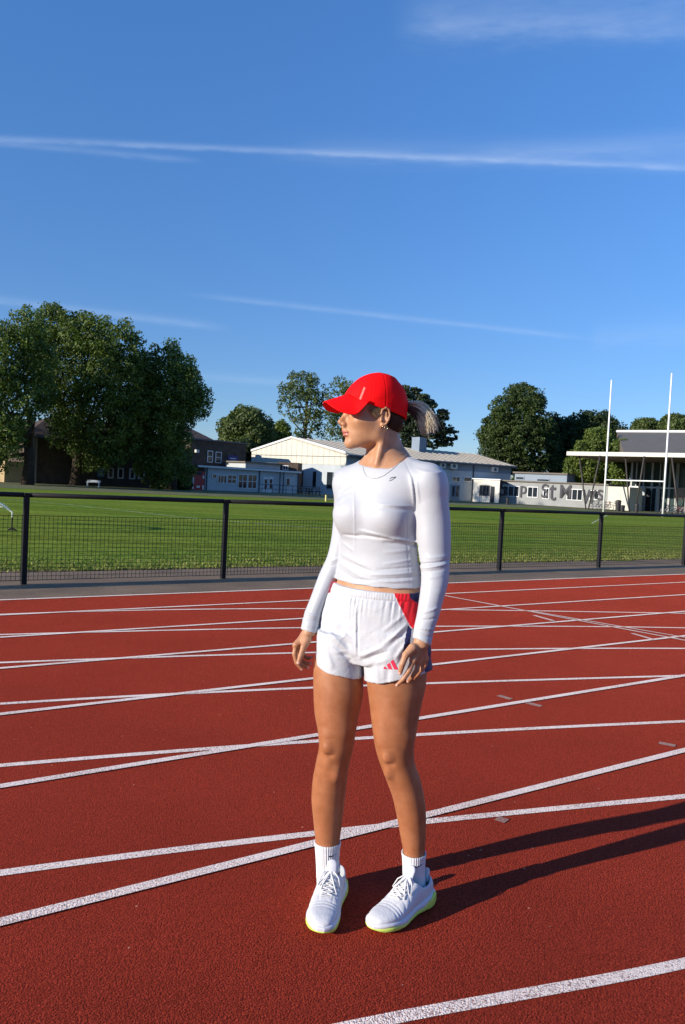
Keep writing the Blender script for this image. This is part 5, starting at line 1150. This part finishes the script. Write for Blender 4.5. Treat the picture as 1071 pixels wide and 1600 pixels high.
belowband = np.clip(1 - np.abs(z - (zb - .001)) / .005, 0, 1); F = F + belowband * .0022      # stitched step under the elastic
pl = np.clip((zb - z) / .006, 0, 1) * np.clip(1 - (zb - z) / .085, 0, 1)**1.2
ph = qw * 2 * math.pi / .0165 + 1.3 * np.sin(qw * 37) + (zb - z) * 18 * np.sin(qw * 23)
F = F - pl * (.0024 * np.sin(ph) + .0011 * np.sin(ph * 1.7 + 1)) * (.6 + .5*np.sin(qw*47+2))
KF = [(556, 950, 556, 1028, 2.5, 2.2, 1.6), (559.5, 950, 560, 1030, 2.5, 2.0, -1.8), (563, 1028, 600, 1008, 2.5, 6, 3.0), (566, 1034, 606, 1016, 2.5, 6, -3.4), (600, 1005, 636, 975, 2.5, 5, 2.6), (604, 1012, 640, 982, 2.5, 6, -2.6),
      (566, 1044, 612, 1026, 2.5, 8, 2.5), (512, 990, 552, 1026, 2.52, 6, 2.4), (508, 998, 548, 1034, 2.52, 7, -2.0), (520, 975, 556, 1010, 2.52, 6, 2.2), (527, 1021, 543, 1020, 2.52, 3.5, 1.6), (526, 1026, 545, 1027, 2.52, 3.5, -1.4),
      (512, 955, 530, 985, 2.52, 7, 2.4), (600, 985, 632, 960, 2.5, 6, 2.0), (618, 1030, 640, 1000, 2.47, 6, 2.6), (622, 1040, 642, 1012, 2.47, 6, -2.4), (505, 1010, 520, 1050, 2.5, 8, 2.4), (545, 1035, 556, 1060, 2.5, 6, -2.2),
      (586, 1040, 592, 1072, 2.5, 9, 2.5), (606, 1040, 604, 1070, 2.5, 9, -2.2), (618, 932, 640, 972, 2.48, 1.6, 1.2), (645, 984, 657, 975, 2.48, 3, 1.5)]
allsl = tuple(slice(0, n) for n in GK.n)
DK = folds(None, allsl, GK.ax, KF)
F = F - DK[:, None, :] * np.clip((2.70 - y) / .06, 0, 1)
F = F - .0016 * np.sin(x * 55 + z * 31) * np.sin(z * 47 - y * 40) * np.clip((zb - z) / .04, 0, 1)
# top plane (waist) and hem planes
wn_, wd_ = plane(W(524, 908, 2.68), W(578.6, 925, 2.512), W(655, 921, 2.60))
top = (x*wn_[0] + y*wn_[1] + z*wn_[2]) - wd_ - .0008 * nzv
rn_, rd_ = plane(W(493, 1034, 2.66), W(568, 1062, 2.585), W(530, 1032, 2.755))
ln_, ld_ = plane(W(570, 1070, 2.52), W(622, 1065, 2.475), W(676, 1040, 2.62))
hr = rd_ - (x*rn_[0] + y*rn_[1] + z*rn_[2]); hl = ld_ - (x*ln_[0] + y*ln_[1] + z*ln_[2])
left = F0 > FL_
hemk = np.where(left, hl, hr) + .0018 * np.sin(x * 70)
legs_in = F + .0048
F = np.maximum(F, -np.maximum(legs_in, z - (crotch_z + .012)))              # hollow legs
GK.F = np.maximum(np.maximum(F, top), hemk).astype(np.float32)
Vk, Qk = surface_nets(GK, relax=1)
fk = Vk[Qk].mean(1); px_, py_ = proj(fk)
nk = np.cross(Vk[Qk[:, 1]] - Vk[Qk[:, 0]], Vk[Qk[:, 2]] - Vk[Qk[:, 0]]); 
front = fk[:, 1] < 2.66
P_RED = [(616, 900), (638, 900), (638, 922), (642, 935.5), (654, 943), (653.5, 971), (646, 984), (638, 973), (622, 941), (615.5, 926)]
P_NAV = [(638, 900), (670, 900), (670, 934), (654, 943), (642, 935.5), (638, 922)]
P_NA2 = [(638, 976), (644, 984), (641, 1005), (637, 1030), (628, 1030), (634, 994)]
P_NA3 = [(662, 1000), (690, 1000), (690, 1050), (664, 1050)]
P_NA4 = [(654, 943), (690, 930), (690, 1000), (662, 1000), (650, 990), (647, 984), (654, 971)]
red = in_poly(px_, py_, P_RED) & front
navy = (in_poly(px_, py_, P_NAV) | in_poly(px_, py_, P_NA2) | in_poly(px_, py_, P_NA3) | in_poly(px_, py_, P_NA4)) & front & ~red
rel = fk - np.array([.115, 2.63, 0]); qf = rel @ t_l; pf = rel @ t_f                 # her right side mirrors the panels
rz_ = (fk[:, 2] > W(590, 960, 2.6)[2]) & (qf < -.098 - (W(590, 925, 2.6)[2] - fk[:, 2]) * .35) & (pf < .045)
red |= rz_
white = ~red & ~navy
shorts = pm('shorts', *sub_mesh(Vk, Qk, white), M_SHORTS); shorts['label'] = 'loose white running shorts with gathered waistband'
pm('side_panel', *sub_mesh(Vk, Qk, red & (qf > 0)), M_RED, shorts); pm('side_panel', *sub_mesh(Vk, Qk, red & (qf <= 0)), M_RED, shorts); pm('back_panel', *sub_mesh(Vk, Qk, navy), M_NAVY, shorts)

# prints: small shapes laid onto the surface they are printed on
from mathutils.bvhtree import BVHTree
def bvh(V, Q): return BVHTree.FromPolygons([tuple(map(float, v)) for v in V], [tuple(map(int, q)) for q in Q])
ORG = Vector((0, 0, CAM_H))
def hit(tree, px, py, off):
    d = Vector(ray(px, py)).normalized(); loc, nrm, i, dist = tree.ray_cast(ORG, d)
    if loc is None: return None
    return np.array(loc) - np.array(d) * off
def decal(name, tree, polys, mat, parent, off=.0012, sub=4):
    V = []; Fs = []
    for poly in polys:                     # quads in photo px, subdivided
        a, b, c, d = [np.array(p, float) for p in poly]; base = len(V); ok = True; loc = []
        for i in range(sub + 1):
            for j in range(sub + 1):
                u, v = i / sub, j / sub; p = (a*(1-u) + b*u)*(1-v) + (d*(1-u) + c*u)*v; h = hit(tree, p[0], p[1], off)
                if h is None: ok = False; break
                loc.append(h)
            if not ok: break
        if not ok: continue
        V += loc
        for i in range(sub):
            for j in range(sub):
                k = base + i*(sub+1) + j; Fs.append((k, k+sub+1, k+sub+2, k+1))
    if V: return pm(name, np.array(V), np.array(Fs), mat, parent, True)
tK = bvh(Vk, Qk); tS = bvh(Vs, Qs)
M_PINK = mat_simple('red_print', (.68, .03, .08), .5); M_BLK = mat_simple('black_print', (.015, .015, .02), .5); M_GREYP = mat_simple('grey_print', (.045, .05, .06), .45)
# three slanted bars growing to the right
decal('emblem', tK, [[(599.5, 1043.5), (601.5, 1041.2), (605.5, 1045.6), (599.8, 1045.2)], [(604.5, 1038.5), (609, 1035.6), (613.2, 1046), (607.6, 1045.8)], [(610.2, 1033.8), (614.8, 1030.9), (622.4, 1046.2), (616.2, 1046.1)]], M_PINK, shorts)
# small dark chest mark: a slanted hooked stroke
decal('emblem', tS, [[(611.0, 745.7), (619.4, 744.5), (618.8, 745.8), (611.4, 746.8)], [(618.9, 744.9), (618.8, 746.0), (611.6, 751.0), (611.2, 750.3)], [(607.8, 750.9), (611.6, 750.2), (611.4, 751.0), (608.0, 751.6)], [(608.8, 748.4), (611.2, 746.6), (611.6, 747.0), (609.4, 748.9)]], M_GREYP, shirt, sub=2)

# --- necklace and red strap peeping at the collar, earring
tB = bvh(V_, Q_); 
M_SILV = mat_simple('silver_chain', (.42, .40, .38), .35, .5)
M_GOLD = mat_simple('gold_ring', (.72, .55, .28), .25, .5, metal=1.0)
def hug(name, pts, trees, r, mat, parent, off=.0018, n=5, fine=3):
    P = []
    for (a, b) in zip(pts[:-1], pts[1:]):
        for i in range(fine): P.append((a[0] + (b[0]-a[0])*i/fine, a[1] + (b[1]-a[1])*i/fine))
    P.append(pts[-1]); W3 = []
    for p in P:
        hs = [h for h in (hit(t, p[0], p[1], off) for t in trees) if h is not None]
        if hs: W3.append(min(hs, key=lambda h: h[1]))
    m = MB().tube([w - P0 for w in W3], r, n); return m.build(name, mat, parent, True)
hug('necklace', [(637, 708), (630, 717), (621, 726), (611, 735), (600, 743), (590, 747), (581, 747.5), (573, 744), (568.5, 736), (567, 729)], [tS, tB], .00065, M_SILV, person)
ring = [HW(-.004 + .0052*math.cos(a), .0905, -.0335 + .0062*math.sin(a)) - P0 for a in np.linspace(0, 2*math.pi, 15)]
MB().tube(ring, .0010, 6, False).build('earring', M_GOLD, person, True)
ring = [HW(.004 + .0042*math.cos(a), .0895, -.0300 + .0050*math.sin(a)) - P0 for a in np.linspace(0, 2*math.pi, 15)]
MB().tube(ring, .0009, 6, False).build('earring', M_GOLD, person, True)
M_STRAP = mat_cloth('dark_red_vest', (.36, .010, .03), .6)
gv = Grid.__new__(Grid); gv.h, gv.lo, gv.ax, gv.n = GS.h, GS.lo, GS.ax, GS.n
slz = slice(int(GS.n[2] * .72), int(GS.n[2])); gv.ax = [GS.ax[0], GS.ax[1], GS.ax[2][slz]]; gv.lo = GS.lo + np.array([0, 0, GH * slz.start])
bz = T_SH[slAll][:, :, slz]; xx, yy, zz = gv.ax[0][:, None, None], gv.ax[1][None, :, None], gv.ax[2][None, None, :]
rad = np.sqrt(((xx - ncen[0]) * math.cos(TA) - (yy - ncen[1]) * math.sin(TA))**2 / .080**2 + ((xx - ncen[0]) * math.sin(TA) + (yy - ncen[1]) * math.cos(TA))**2 / .080**2)
cut2 = np.maximum((rad - 1) * .07, (nd - .001) - (xx * nn[0] + yy * nn[1] + zz * nn[2])); qv = (xx - ncen[0]) * t_l[0] + (yy - ncen[1]) * t_l[1]
gv.F = np.maximum(np.maximum(bz - .0022, -cut2), np.maximum(.054 - np.abs(qv), np.abs(qv) - .10)).astype(np.float32); gv.n = np.array(gv.F.shape)
Vv, Qv = surface_nets(gv); side = (Vv[Qv].mean(1)[:, 0] > ncen[0])
for msk in (side, ~side): pm('vest_strap', *sub_mesh(Vv, Qv, msk), M_STRAP)

# --- socks (ribbed knit) and running shoes
M_SOCK = mat_cloth('sock_knit', (.64, .64, .65), .8, 900, .3)
def sock(rows, pt, slant, mark):
    T = loft_rows(rows); T[:, 3] += .0035; T[:, 4] += .0035
    zt = W(*pt)[2]; zb_ = T[0, 0]; V = []; Q = []; nr, na = 26, 288
    for i in range(nr + 1):
        for k in range(na):
            an = 2*math.pi*k/na; zz_ = zb_ + (zt - zb_) * i / nr
            c = [cub(np.array([zz_]), T[:, 0], T[:, j])[0] for j in (1, 2, 3, 4)]
            e = .0008 * (1 if math.sin(an * 36) > 0 else -1) * (1 if i > 6 else 0) + (.0008 if i > nr - 3 else 0)
            V.append((c[0] + (c[2]+e)*math.cos(an), c[1] + (c[3]+e)*math.sin(an), zz_ + slant * (math.cos(an)) * i / nr))
    for i in range(nr):
        for k in range(na): Q.append((i*na+k, i*na+(k+1) % na, (i+1)*na+(k+1) % na, (i+1)*na+k))
    # turned-in cuff
    b = len(V)
    for k in range(na):
        an = 2*math.pi*k/na; o = V[nr*na+k]; V.append((o[0] - .0030*math.cos(an), o[1] - .0030*math.sin(an), o[2] - .001))
    for k in range(na): Q.append((nr*na+k, nr*na+(k+1) % na, b+(k+1) % na, b+k))
    V = np.array(V); Q = np.array(Q); o = pm('sock', V, Q, M_SOCK); tr = bvh(V, Q)
    x0, y0 = mark       # a small black curved tick
    P = [(-7, 2.6), (-6.2, .8), (-5.2, 1.9), (-3.2, 1.7), (0, .2), (7, -3.2)]; B = [(-7, 2.6), (-6.6, 3.0), (-5.4, 3.3), (-3.0, 3.1), (0, 1.6), (7, -3.2)]
    decal('tick_mark', tr, [[(x0+P[i][0], y0+P[i][1]), (x0+P[i+1][0], y0+P[i+1][1]), (x0+B[i+1][0], y0+B[i+1][1]+.25), (x0+B[i][0], y0+B[i][1]+.25)] for i in range(5)], M_BLK, o, .0016, 2)
    return o
SKR = [(1316, 493.5, 530.8, 2.67, .040), (1335, 495, 529, 2.67, .038), (1352, 496, 528, 2.67, .037), (1370, 496.5, 528, 2.668, .041), (1392, 497, 530, 2.66, .050)]
SKL = [(1332, 630, 664, 2.605, .040), (1350, 631, 662.8, 2.605, .038), (1368, 631.5, 662.5, 2.605, .038), (1386, 633, 665, 2.60, .042), (1402, 634, 667, 2.595, .052)]
sock(SKR, (512, 1323, 2.63), .001, (521, 1336)); sock(SKL, (646, 1340, 2.565), .001, (655, 1352.5))

M_MESH = mat_cloth('shoe_mesh', (.58, .59, .61), .6, 500, .7, .14, 70)
M_OVER = mat_simple('shoe_overlay', (.60, .61, .64), .4, .4)
M_FOAM = mat_simple('midsole_foam', (.62, .63, .66), .45, .4, noise_scale=120, var=.03)
M_LIME = mat_simple('lime_foam', (.56, .70, .12), .5, .4, noise_scale=90, var=.06)
M_LACE = mat_cloth('lace', (.66, .66, .66), .7, 900, .4)
M_LINING = mat_simple('shoe_lining', (.40, .42, .46), .8)
M_TREAD = mat_simple('tread_rubber', (.05, .05, .055), .7)
def row(rows):          # u, cv, hw, w bottom, w top -> z=u, cx=v, cy=w
    return np.array([(r[0], r[1], (r[3]+r[4])/2, r[2], (r[4]-r[3])/2, 0) for r in rows])
def shoe(toe, heel, s, label):
    Tt, Hh = G(*toe), G(*heel); d = Tt - Hh; d[2] = 0; Ls = .300; d /= np.linalg.norm(d)
    org = Tt - d * Ls; lv = np.cross(UP, d)
    g = Grid((-.062, -.005, -.012), (.062, .135, .30), .0021)
    UPP = [(.006, 0, .022, .022, .078), (.020, 0, .031, .020, .100), (.045, .0, .037, .018, .108), (.075, .0, .0395, .018, .110), (.105, .001*s, .0410, .018, .112), (.125, .001*s, .0425, .018, .104),
           (.150, .002*s, .0445, .016, .089), (.180, .003*s, .0465, .016, .073), (.210, .003*s, .0465, .018, .062), (.240, .001*s, .0420, .020, .056), (.262, -.001*s, .033, .022, .051), (.276, -.003*s, .022, .026, .044), (.283, -.004*s, .010, .030, .038)]
    g.put(p_loft(row(UPP), 2.4), .0)
    x, y, z = g.ax[0][:, None, None], g.ax[1][None, :, None], g.ax[2][None, None, :]     # x=v y=w z=u
    # ankle opening and dished collar
    op = np.sqrt((x / .031)**2 + ((z - .062) / .046)**2) - 1
    g.F = np.maximum(g.F, -np.maximum(op * .03, .060 - y)).astype(np.float32)
    dip = .082 + .020 * np.clip((.045 - z) / .035, 0, 1) + .026 * np.clip((z - .080) / .03, 0, 1)
    g.F = np.maximum(g.F, np.where(z < .118, y - dip, -1)).astype(np.float32)
    # eyestay grooves and flex wrinkles over the toes
    for u0, a in ((.196, .0014), (.206, .0016), (.218, .0012)): g.F += a * np.exp(-((z - u0 - .10*np.abs(x)) / .0028)**2) * (y > .045)
    g.F += .0013 * np.exp(-((np.abs(x) - .021 - .05*np.clip(.17 - z, 0, 1)) / .0022)**2) * (y > .06) * (z > .10) * (z < .20)
    for u0, a in ((.150, .0013), (.168, .0013), (.186, .0012), (.075, .0012)): g.F += a * np.exp(-((z - u0 + .55*(y - .05)) / .0026)**2) * (np.abs(x) > .026) * (y < .085) * (y > .040)
    V, Q = surface_nets(g); 
    def to_w(V): V = V * np.array([1.05, 1.04, 1.042]); return org + V[:, 2:3] * d + V[:, 0:1] * lv + V[:, 1:2] * UP
    c = V[Q].mean(1); inside = (np.abs(c[:, 0]) < .0335) & (c[:, 2] > .012) & (c[:, 2] < .112) & (((c[:, 0]/.0325)**2 + ((c[:, 2]-.062)/.048)**2) < 1.0)
    ov = (c[:, 1] < .040) & (c[:, 2] > .225) | (c[:, 2] < .035) & (c[:, 1] < .062)
    root = empty('running_shoe', (0, 0, 0), parent=person); root['label'] = label
    pm('upper', to_w(V), Q[:, ::-1], [M_MESH, M_LINING, M_OVER], root, True, np.where(inside, 1, np.where(ov, 2, 0)))
    # tongue
    g2 = Grid((-.04, .06, .08), (.04, .155, .17), .0021)
    g2.put(p_cone((0, .098, .128), (0, .134, .104), .020, .017, ((0, .6, .8), 2.8)), 0); g2.F += .0
    V2, Q2 = surface_nets(g2); pm('tongue', to_w(V2), Q2[:, ::-1], M_OVER, root)
    # heel tab
    g4 = Grid((-.04, .05, -.01), (.04, .135, .05), .0021); g4.put(p_cone((0, .080, .020), (0, .104, .014), .014, .010, ((0, .2, 1), 2.2)), 0)
    V4, Q4 = surface_nets(g4); pm('heel_tab', to_w(V4), Q4[:, ::-1], M_OVER, root)
    # sole
    g3 = Grid((-.066, -.004, -.014), (.066, .060, .302), .0021)
    SOL = [(-.006, 0, .016, .016, .036), (.006, 0, .034, .006, .053), (.030, 0, .0450, .000, .053), (.070, 0, .0440, .000, .049), (.110, .001*s, .0415, .001, .044), (.150, .003*s, .0455, .000, .041), (.190, .004*s, .0520, .000, .039),
           (.220, .003*s, .0510, .001, .039), (.245, .000*s, .0475, .003, .039), (.265, -.003*s, .0385, .006, .038), (.279, -.004*s, .0260, .012, .034), (.288, -.005*s, .012, .016, .032)]
    g3.put(p_loft(row(SOL), 3.6), 0)
    x, y, z = g3.ax[0][:, None, None], g3.ax[1][None, :, None], g3.ax[2][None, None, :]
    split = .0225 + .024 * np.clip((.085 - z) / .06, 0, 1) - .004 * np.clip((z - .10) / .03, 0, 1) + .004 * np.clip((z - .19) / .06, 0, 1) + .002 * np.sin(z * 60)
    g3.F += .0016 * np.exp(-((y - split) / .0016)**2)
    g3.F += .0012 * np.exp(-(((z * 1.0) % .024 - .012) / .0020)**2) * (y < .010)
    V3, Q3 = surface_nets(g3); c3 = V3[Q3].mean(1); sp_ = .0225 + .024 * np.clip((.085 - c3[:, 2]) / .06, 0, 1) - .004 * np.clip((c3[:, 2] - .10) / .03, 0, 1) + .004 * np.clip((c3[:, 2] - .19) / .06, 0, 1) + .002 * np.sin(c3[:, 2] * 60)
    lime = c3[:, 1] < sp_
    pm('midsole', to_w(V3), Q3[:, ::-1][~lime], M_FOAM, root) if False else pm('midsole', *sub_mesh(to_w(V3), Q3[:, ::-1], ~lime), M_FOAM, root)
    pm('outsole', *sub_mesh(to_w(V3), Q3[:, ::-1], lime), M_LIME, root)
    # laces following the instep, and a bow
    def inst(u, v):
        w_ = np.interp(u, [r[0] for r in UPP], [r[4] for r in UPP]); hw_ = np.interp(u, [r[0] for r in UPP], [r[2] for r in UPP])
        return (w_ + .016) / 2 + (w_ - .016) / 2 * (1 - (abs(v) / hw_)**2.4)**(1/2.4)
    def pt(u, v, off=.002): return to_w(np.array([[v, inst(u, v) + off, u]]))[0] - P0
    m = MB(); us = [.118, .131, .144, .157, .170, .182]
    for i, u in enumerate(us):
        m.tube([pt(u + .004*math.cos(t*math.pi), -.021 + .042*t, .0035) for t in np.linspace(0, 1, 9)], .0021, 6)
        if i < len(us) - 1:
            m.tube([pt(u + (us[i+1]-u)*t, -.020 + .040*t, .0045) for t in np.linspace(0, 1, 8)], .0020, 6)
            m.tube([pt(u + (us[i+1]-u)*t, .020 - .040*t, .0048) for t in np.linspace(0, 1, 8)], .0020, 6)
    for sg in (1, -1):
        L0 = [(.118, 0, .008), (.122, sg*.012, .016), (.132, sg*.028, .014), (.146, sg*.036, .004), (.150, sg*.030, .003), (.138, sg*.016, .009), (.122, 0, .009)]
        m.tube([pt(a, b if abs(b) < .036 else .036*sg, c_) for a, b, c_ in L0], .0023, 6)
        L1 = [(.120, 0, .010), (.136, sg*.008, .012), (.156, sg*.019, .008), (.172, sg*.026 + .004, .004)]
        m.tube([pt(*q) for q in L1], .0023, 6)
    m.tube([pt(.118, -.005, .009), pt(.122, .005, .011)], .0045, 8)
    m.build('laces', M_LACE, root, True)
    return root
shoe((498, 1466), (520, 1404), -1, 'white running shoe with lime sole, toe towards the viewer')
shoe((580, 1460), (660, 1412), 1, 'white running shoe with lime sole, toe towards the left')

# --- hair and cap
def hair_mat(name, c1, c2):
    m, nt, b = new_mat(name); oi = N(nt, 'ShaderNodeNewGeometry'); cr = N(nt, 'ShaderNodeMix', data_type='RGBA'); L(nt, oi.outputs['Random Per Island'], cr.inputs[0])
    cr.inputs[6].default_value = (*c1, 1); cr.inputs[7].default_value = (*c2, 1); L(nt, cr.outputs[2], b.inputs['Base Color']); b.inputs['Roughness'].default_value = .42; return m
M_HAIRB = hair_mat('blonde_hair', (.42, .30, .16), (1.0, .93, .68)); M_HAIRD = hair_mat('brown_hair', (.035, .018, .009), (.13, .075, .04))
def strands(name, n, fn, r0, r1, seg, mat):
    Vv, Qq = [], []
    for i in range(n):
        P = fn(i); m_ = len(P)
        for j, p in enumerate(P):
            t = P[min(j+1, m_-1)] - P[max(j-1, 0)]; t = t / np.linalg.norm(t); u = np.cross(t, [.3, .9, .2]); u /= np.linalg.norm(u); w = np.cross(t, u)
            r = r0 + (r1 - r0) * j / (m_ - 1)
            for k in range(3): a = 2.1*k; Vv.append(p + r*(math.cos(a)*u + math.sin(a)*w))
        b = i * m_ * 3
        for j in range(m_ - 1):
            for k in range(3): Qq.append((b+j*3+k, b+j*3+(k+1) % 3, b+(j+1)*3+(k+1) % 3, b+(j+1)*3+k))
    return pm(name, np.array(Vv), np.array(Qq), mat, None, True)
rs = np.random.RandomState(3)
tail_c = [HW(-.098, 0, .050), HW(-.124, .014, .054), HW(-.150, .024, .042), HW(-.170, .032, .012), HW(-.182, .036, -.030)]
tail_s = [.010, .019, .027, .031, .031]
def tail(i):
    a = rs.uniform(0, 2*math.pi); q = math.sqrt(rs.uniform(0, 1)); lenf = rs.uniform(.78, 1.05) if i % 7 else rs.uniform(.5, .8); P = []
    c1, c2 = q*math.cos(a), q*math.sin(a); wob = rs.normal(0, 1, 3) * .0025; fly = rs.normal(0, .0035 if i % 9 else .010, 3)
    for j in range(11):
        t = j / 10 * lenf * 4; k = min(int(t), 3); f = t - k
        cen = tail_c[k]*(1-f) + tail_c[k+1]*f if t <= 4 else tail_c[4] + (tail_c[4]-tail_c[3])*(t-4); s_ = np.interp(t, range(5), tail_s)
        k2 = max(0, min(3, k)); dirv = tail_c[k2+1] - tail_c[k2]; dirv = dirv/np.linalg.norm(dirv); sd = np.cross(dirv, h_l); 
        P.append(cen + h_l*c1*s_*.8 + sd*c2*s_ + wob*math.sin(t*1.7 + a) + fly*(t/4)**2)
    for _ in range(2):
        P = [P[0]] + [(P[j-1] + 2*P[j] + P[j+1]) / 4 for j in range(1, len(P)-1)] + [P[-1]]
    return P
strands('ponytail', 1500, tail, .00075, .00035, 10, M_HAIRB)
strands('ponytail_underside', 260, lambda i: [p - h_u*.006 + h_f*.012 for p in tail(i)][:8], .0009, .0005, 8, M_HAIRD)
# combed-back scalp hair below the cap edge
gh = Grid((-.13, -.10, -.10), (.12, .10, .16), .0022)
AI = np.eye(3)
gh.put(p_ell((.000, 0, .042), (.0985, .0775, .0895)), .0); gh.put(p_ell((-.045, 0, -.012), (.048, .052, .042)), .03)
x, y, z = gh.ax[0][:, None, None], gh.ax[1][None, :, None], gh.ax[2][None, None, :]
gh.F += .0009 * np.sin((z - .5*x) * 900)
lim = np.maximum(x - .052 + np.clip(.02 - z, 0, 1)*1.1, -.044 - z + np.clip(x + .05, 0, 1) * .8)            # hairline
earc = np.sqrt(((x + .004) / .026)**2 + ((z - .000) / .037)**2) - 1; gh.F = np.maximum(np.maximum(gh.F, lim), -np.where(np.abs(y) > .05, earc * .02, 1)).astype(np.float32)
Vh, Qh = surface_nets(gh); Vhw = HO + Vh[:, 0:1]*h_f + Vh[:, 1:2]*h_l + Vh[:, 2:3]*h_u
M_SCALP = mat_simple('scalp_hair', (.034, .020, .011), .6, .2, noise_scale=60, var=.35, bump=.5, bump_scale=220, bdist=.003)
sg_ = np.cross(h_f, h_l) @ h_u
pm('hair', Vhw, Qh if sg_ > 0 else Qh[:, ::-1], M_SCALP)
def temple(i):
    s = 1 if i % 5 else -1; a = HW(rs.uniform(.020, .054), s*(.0745 + .001*rs.rand()), rs.uniform(.018, .042)); dv = (-.018 - .02*rs.rand(), s*.002, -.014 - .014*rs.rand())
    b = a + h_f*dv[0] + h_l*dv[1] + h_u*dv[2]; return [a, (a+b)/2 + h_l*s*.002, b]
tag(strands('temple_hair', 160, temple, .0007, .0004, 2, hair_mat('temple_hair', (.10, .06, .03), (.34, .23, .12))), kind='stuff')
# cap crown
CW = [(-.004, .100, -.103, .081), (.010, .103, -.107, .0825), (.032, .107, -.108, .0835), (.070, .110, -.108, .0825), (.094, .0965, -.099, .0775), (.117, .077, -.083, .068), (.126, .068, -.074, .063),
      (.143, .040, -.052, .046), (.150, .020, -.028, .030), (.1535, .000, -.004, .012)]
T = np.array([(r[0], (r[1]+r[2])/2, 0, (r[1]-r[2])/2, r[3], 0) for r in CW])
gc = Grid((-.13, -.10, -.02), (.13, .10, .165), .0020); gc.put(p_loft(T, 2.0), 0)
x, y, z = gc.ax[0][:, None, None], gc.ax[1][None, :, None], gc.ax[2][None, None, :]
for an in (0, R(58), R(-58), R(90)):
    dd = (x + .004) * math.sin(an) - y * math.cos(an); gc.F += .0009 * np.exp(-(dd / .0013)**2) - .0004*np.exp(-((np.abs(dd) - .004)/.0016)**2)
gc.F += .0011 * np.sin(z*60 + x*30) * np.sin(x * 55 + 1) * (z > .06)
gc.F += .0016 * np.exp(-((z - .036 - .26*x - .012) / .0014)**2) * (x < .09)          # sweatband seam
edge = (.0275 + .25 * x + .6*np.clip(x - .07, 0, 1)) - z
gc.F = np.maximum(np.maximum(gc.F, edge), -(gc.F + .0045 + np.where(z > .14, .1, 0) * 0)).astype(np.float32)
Vc, Qc = surface_nets(gc); Vcw = HO + Vc[:, 0:1]*h_f + Vc[:, 1:2]*h_l + Vc[:, 2:3]*h_u
if sg_ < 0: Qc = Qc[:, ::-1]
cap = pm('cap', Vcw, Qc, M_CAP); cap['label'] = 'bright red running cap with curved peak'
# curved peak
nu, nv = 22, 40; V = []; 
for side in (0, 1):
    for i in range(nu + 1):
        for j in range(nv + 1):
            q = -1 + 2*j/nv; t = i/nu
            v_in = .079*q; u_in = -.002 + .1065*math.sqrt(max(0, 1 - (v_in/.0835)**2)) - .006
            v_out = .0850*math.sin(q*math.pi/2)*(1 if abs(q) < 1 else 1); u_out = .050 + .129*(max(0, 1 - abs(v_out/.0852)**2.6))**(1/2.2)
            u = u_in + (max(u_out, u_in + .001) - u_in)*t; v = v_in + (v_out - v_in)*t
            w = .0745 - .37*(u - .108) * 1.0 - (.060 if v > 0 else .046)*min(1, max(0, (u - .010)/.085))*(abs(v)/.074)**2.0
            lim_w = .0275 + .25*u + .004
            if u < .085: w = w*(max(0, (u-.03))/.055 if u > .03 else 0) + (1 - (max(0, (u-.03))/.055 if u > .03 else 0))*min(w, lim_w)
            V.append(HW(u, v, w - side*.0030))
V = np.array(V); n1 = (nu+1)*(nv+1); Q = []
for i in range(nu):
    for j in range(nv):
        k = i*(nv+1)+j; Q.append((k, k+nv+1, k+nv+2, k+1)); Q.append((n1+k, n1+k+1, n1+k+nv+2, n1+k+nv+1))
for j in range(nv): k = nu*(nv+1)+j; Q.append((k, n1+k, n1+k+1, k+1))
for i in range(nu):
    for j in (0, nv): k = i*(nv+1)+j; Q.append((k, n1+k, n1+k+nv+1, k+nv+1))
pm('peak', V, np.array(Q), M_CAP, cap)
tC = bvh(Vcw, Qc); M_REFL = mat_simple('silver_tape', (.85, .22, .18), .35)
decal('reflective_strip', tC, [[(568.8, 604.5), (571.4, 606.0), (564.2, 624.6), (561.6, 623.0)]], M_REFL, cap, .0008, 6)
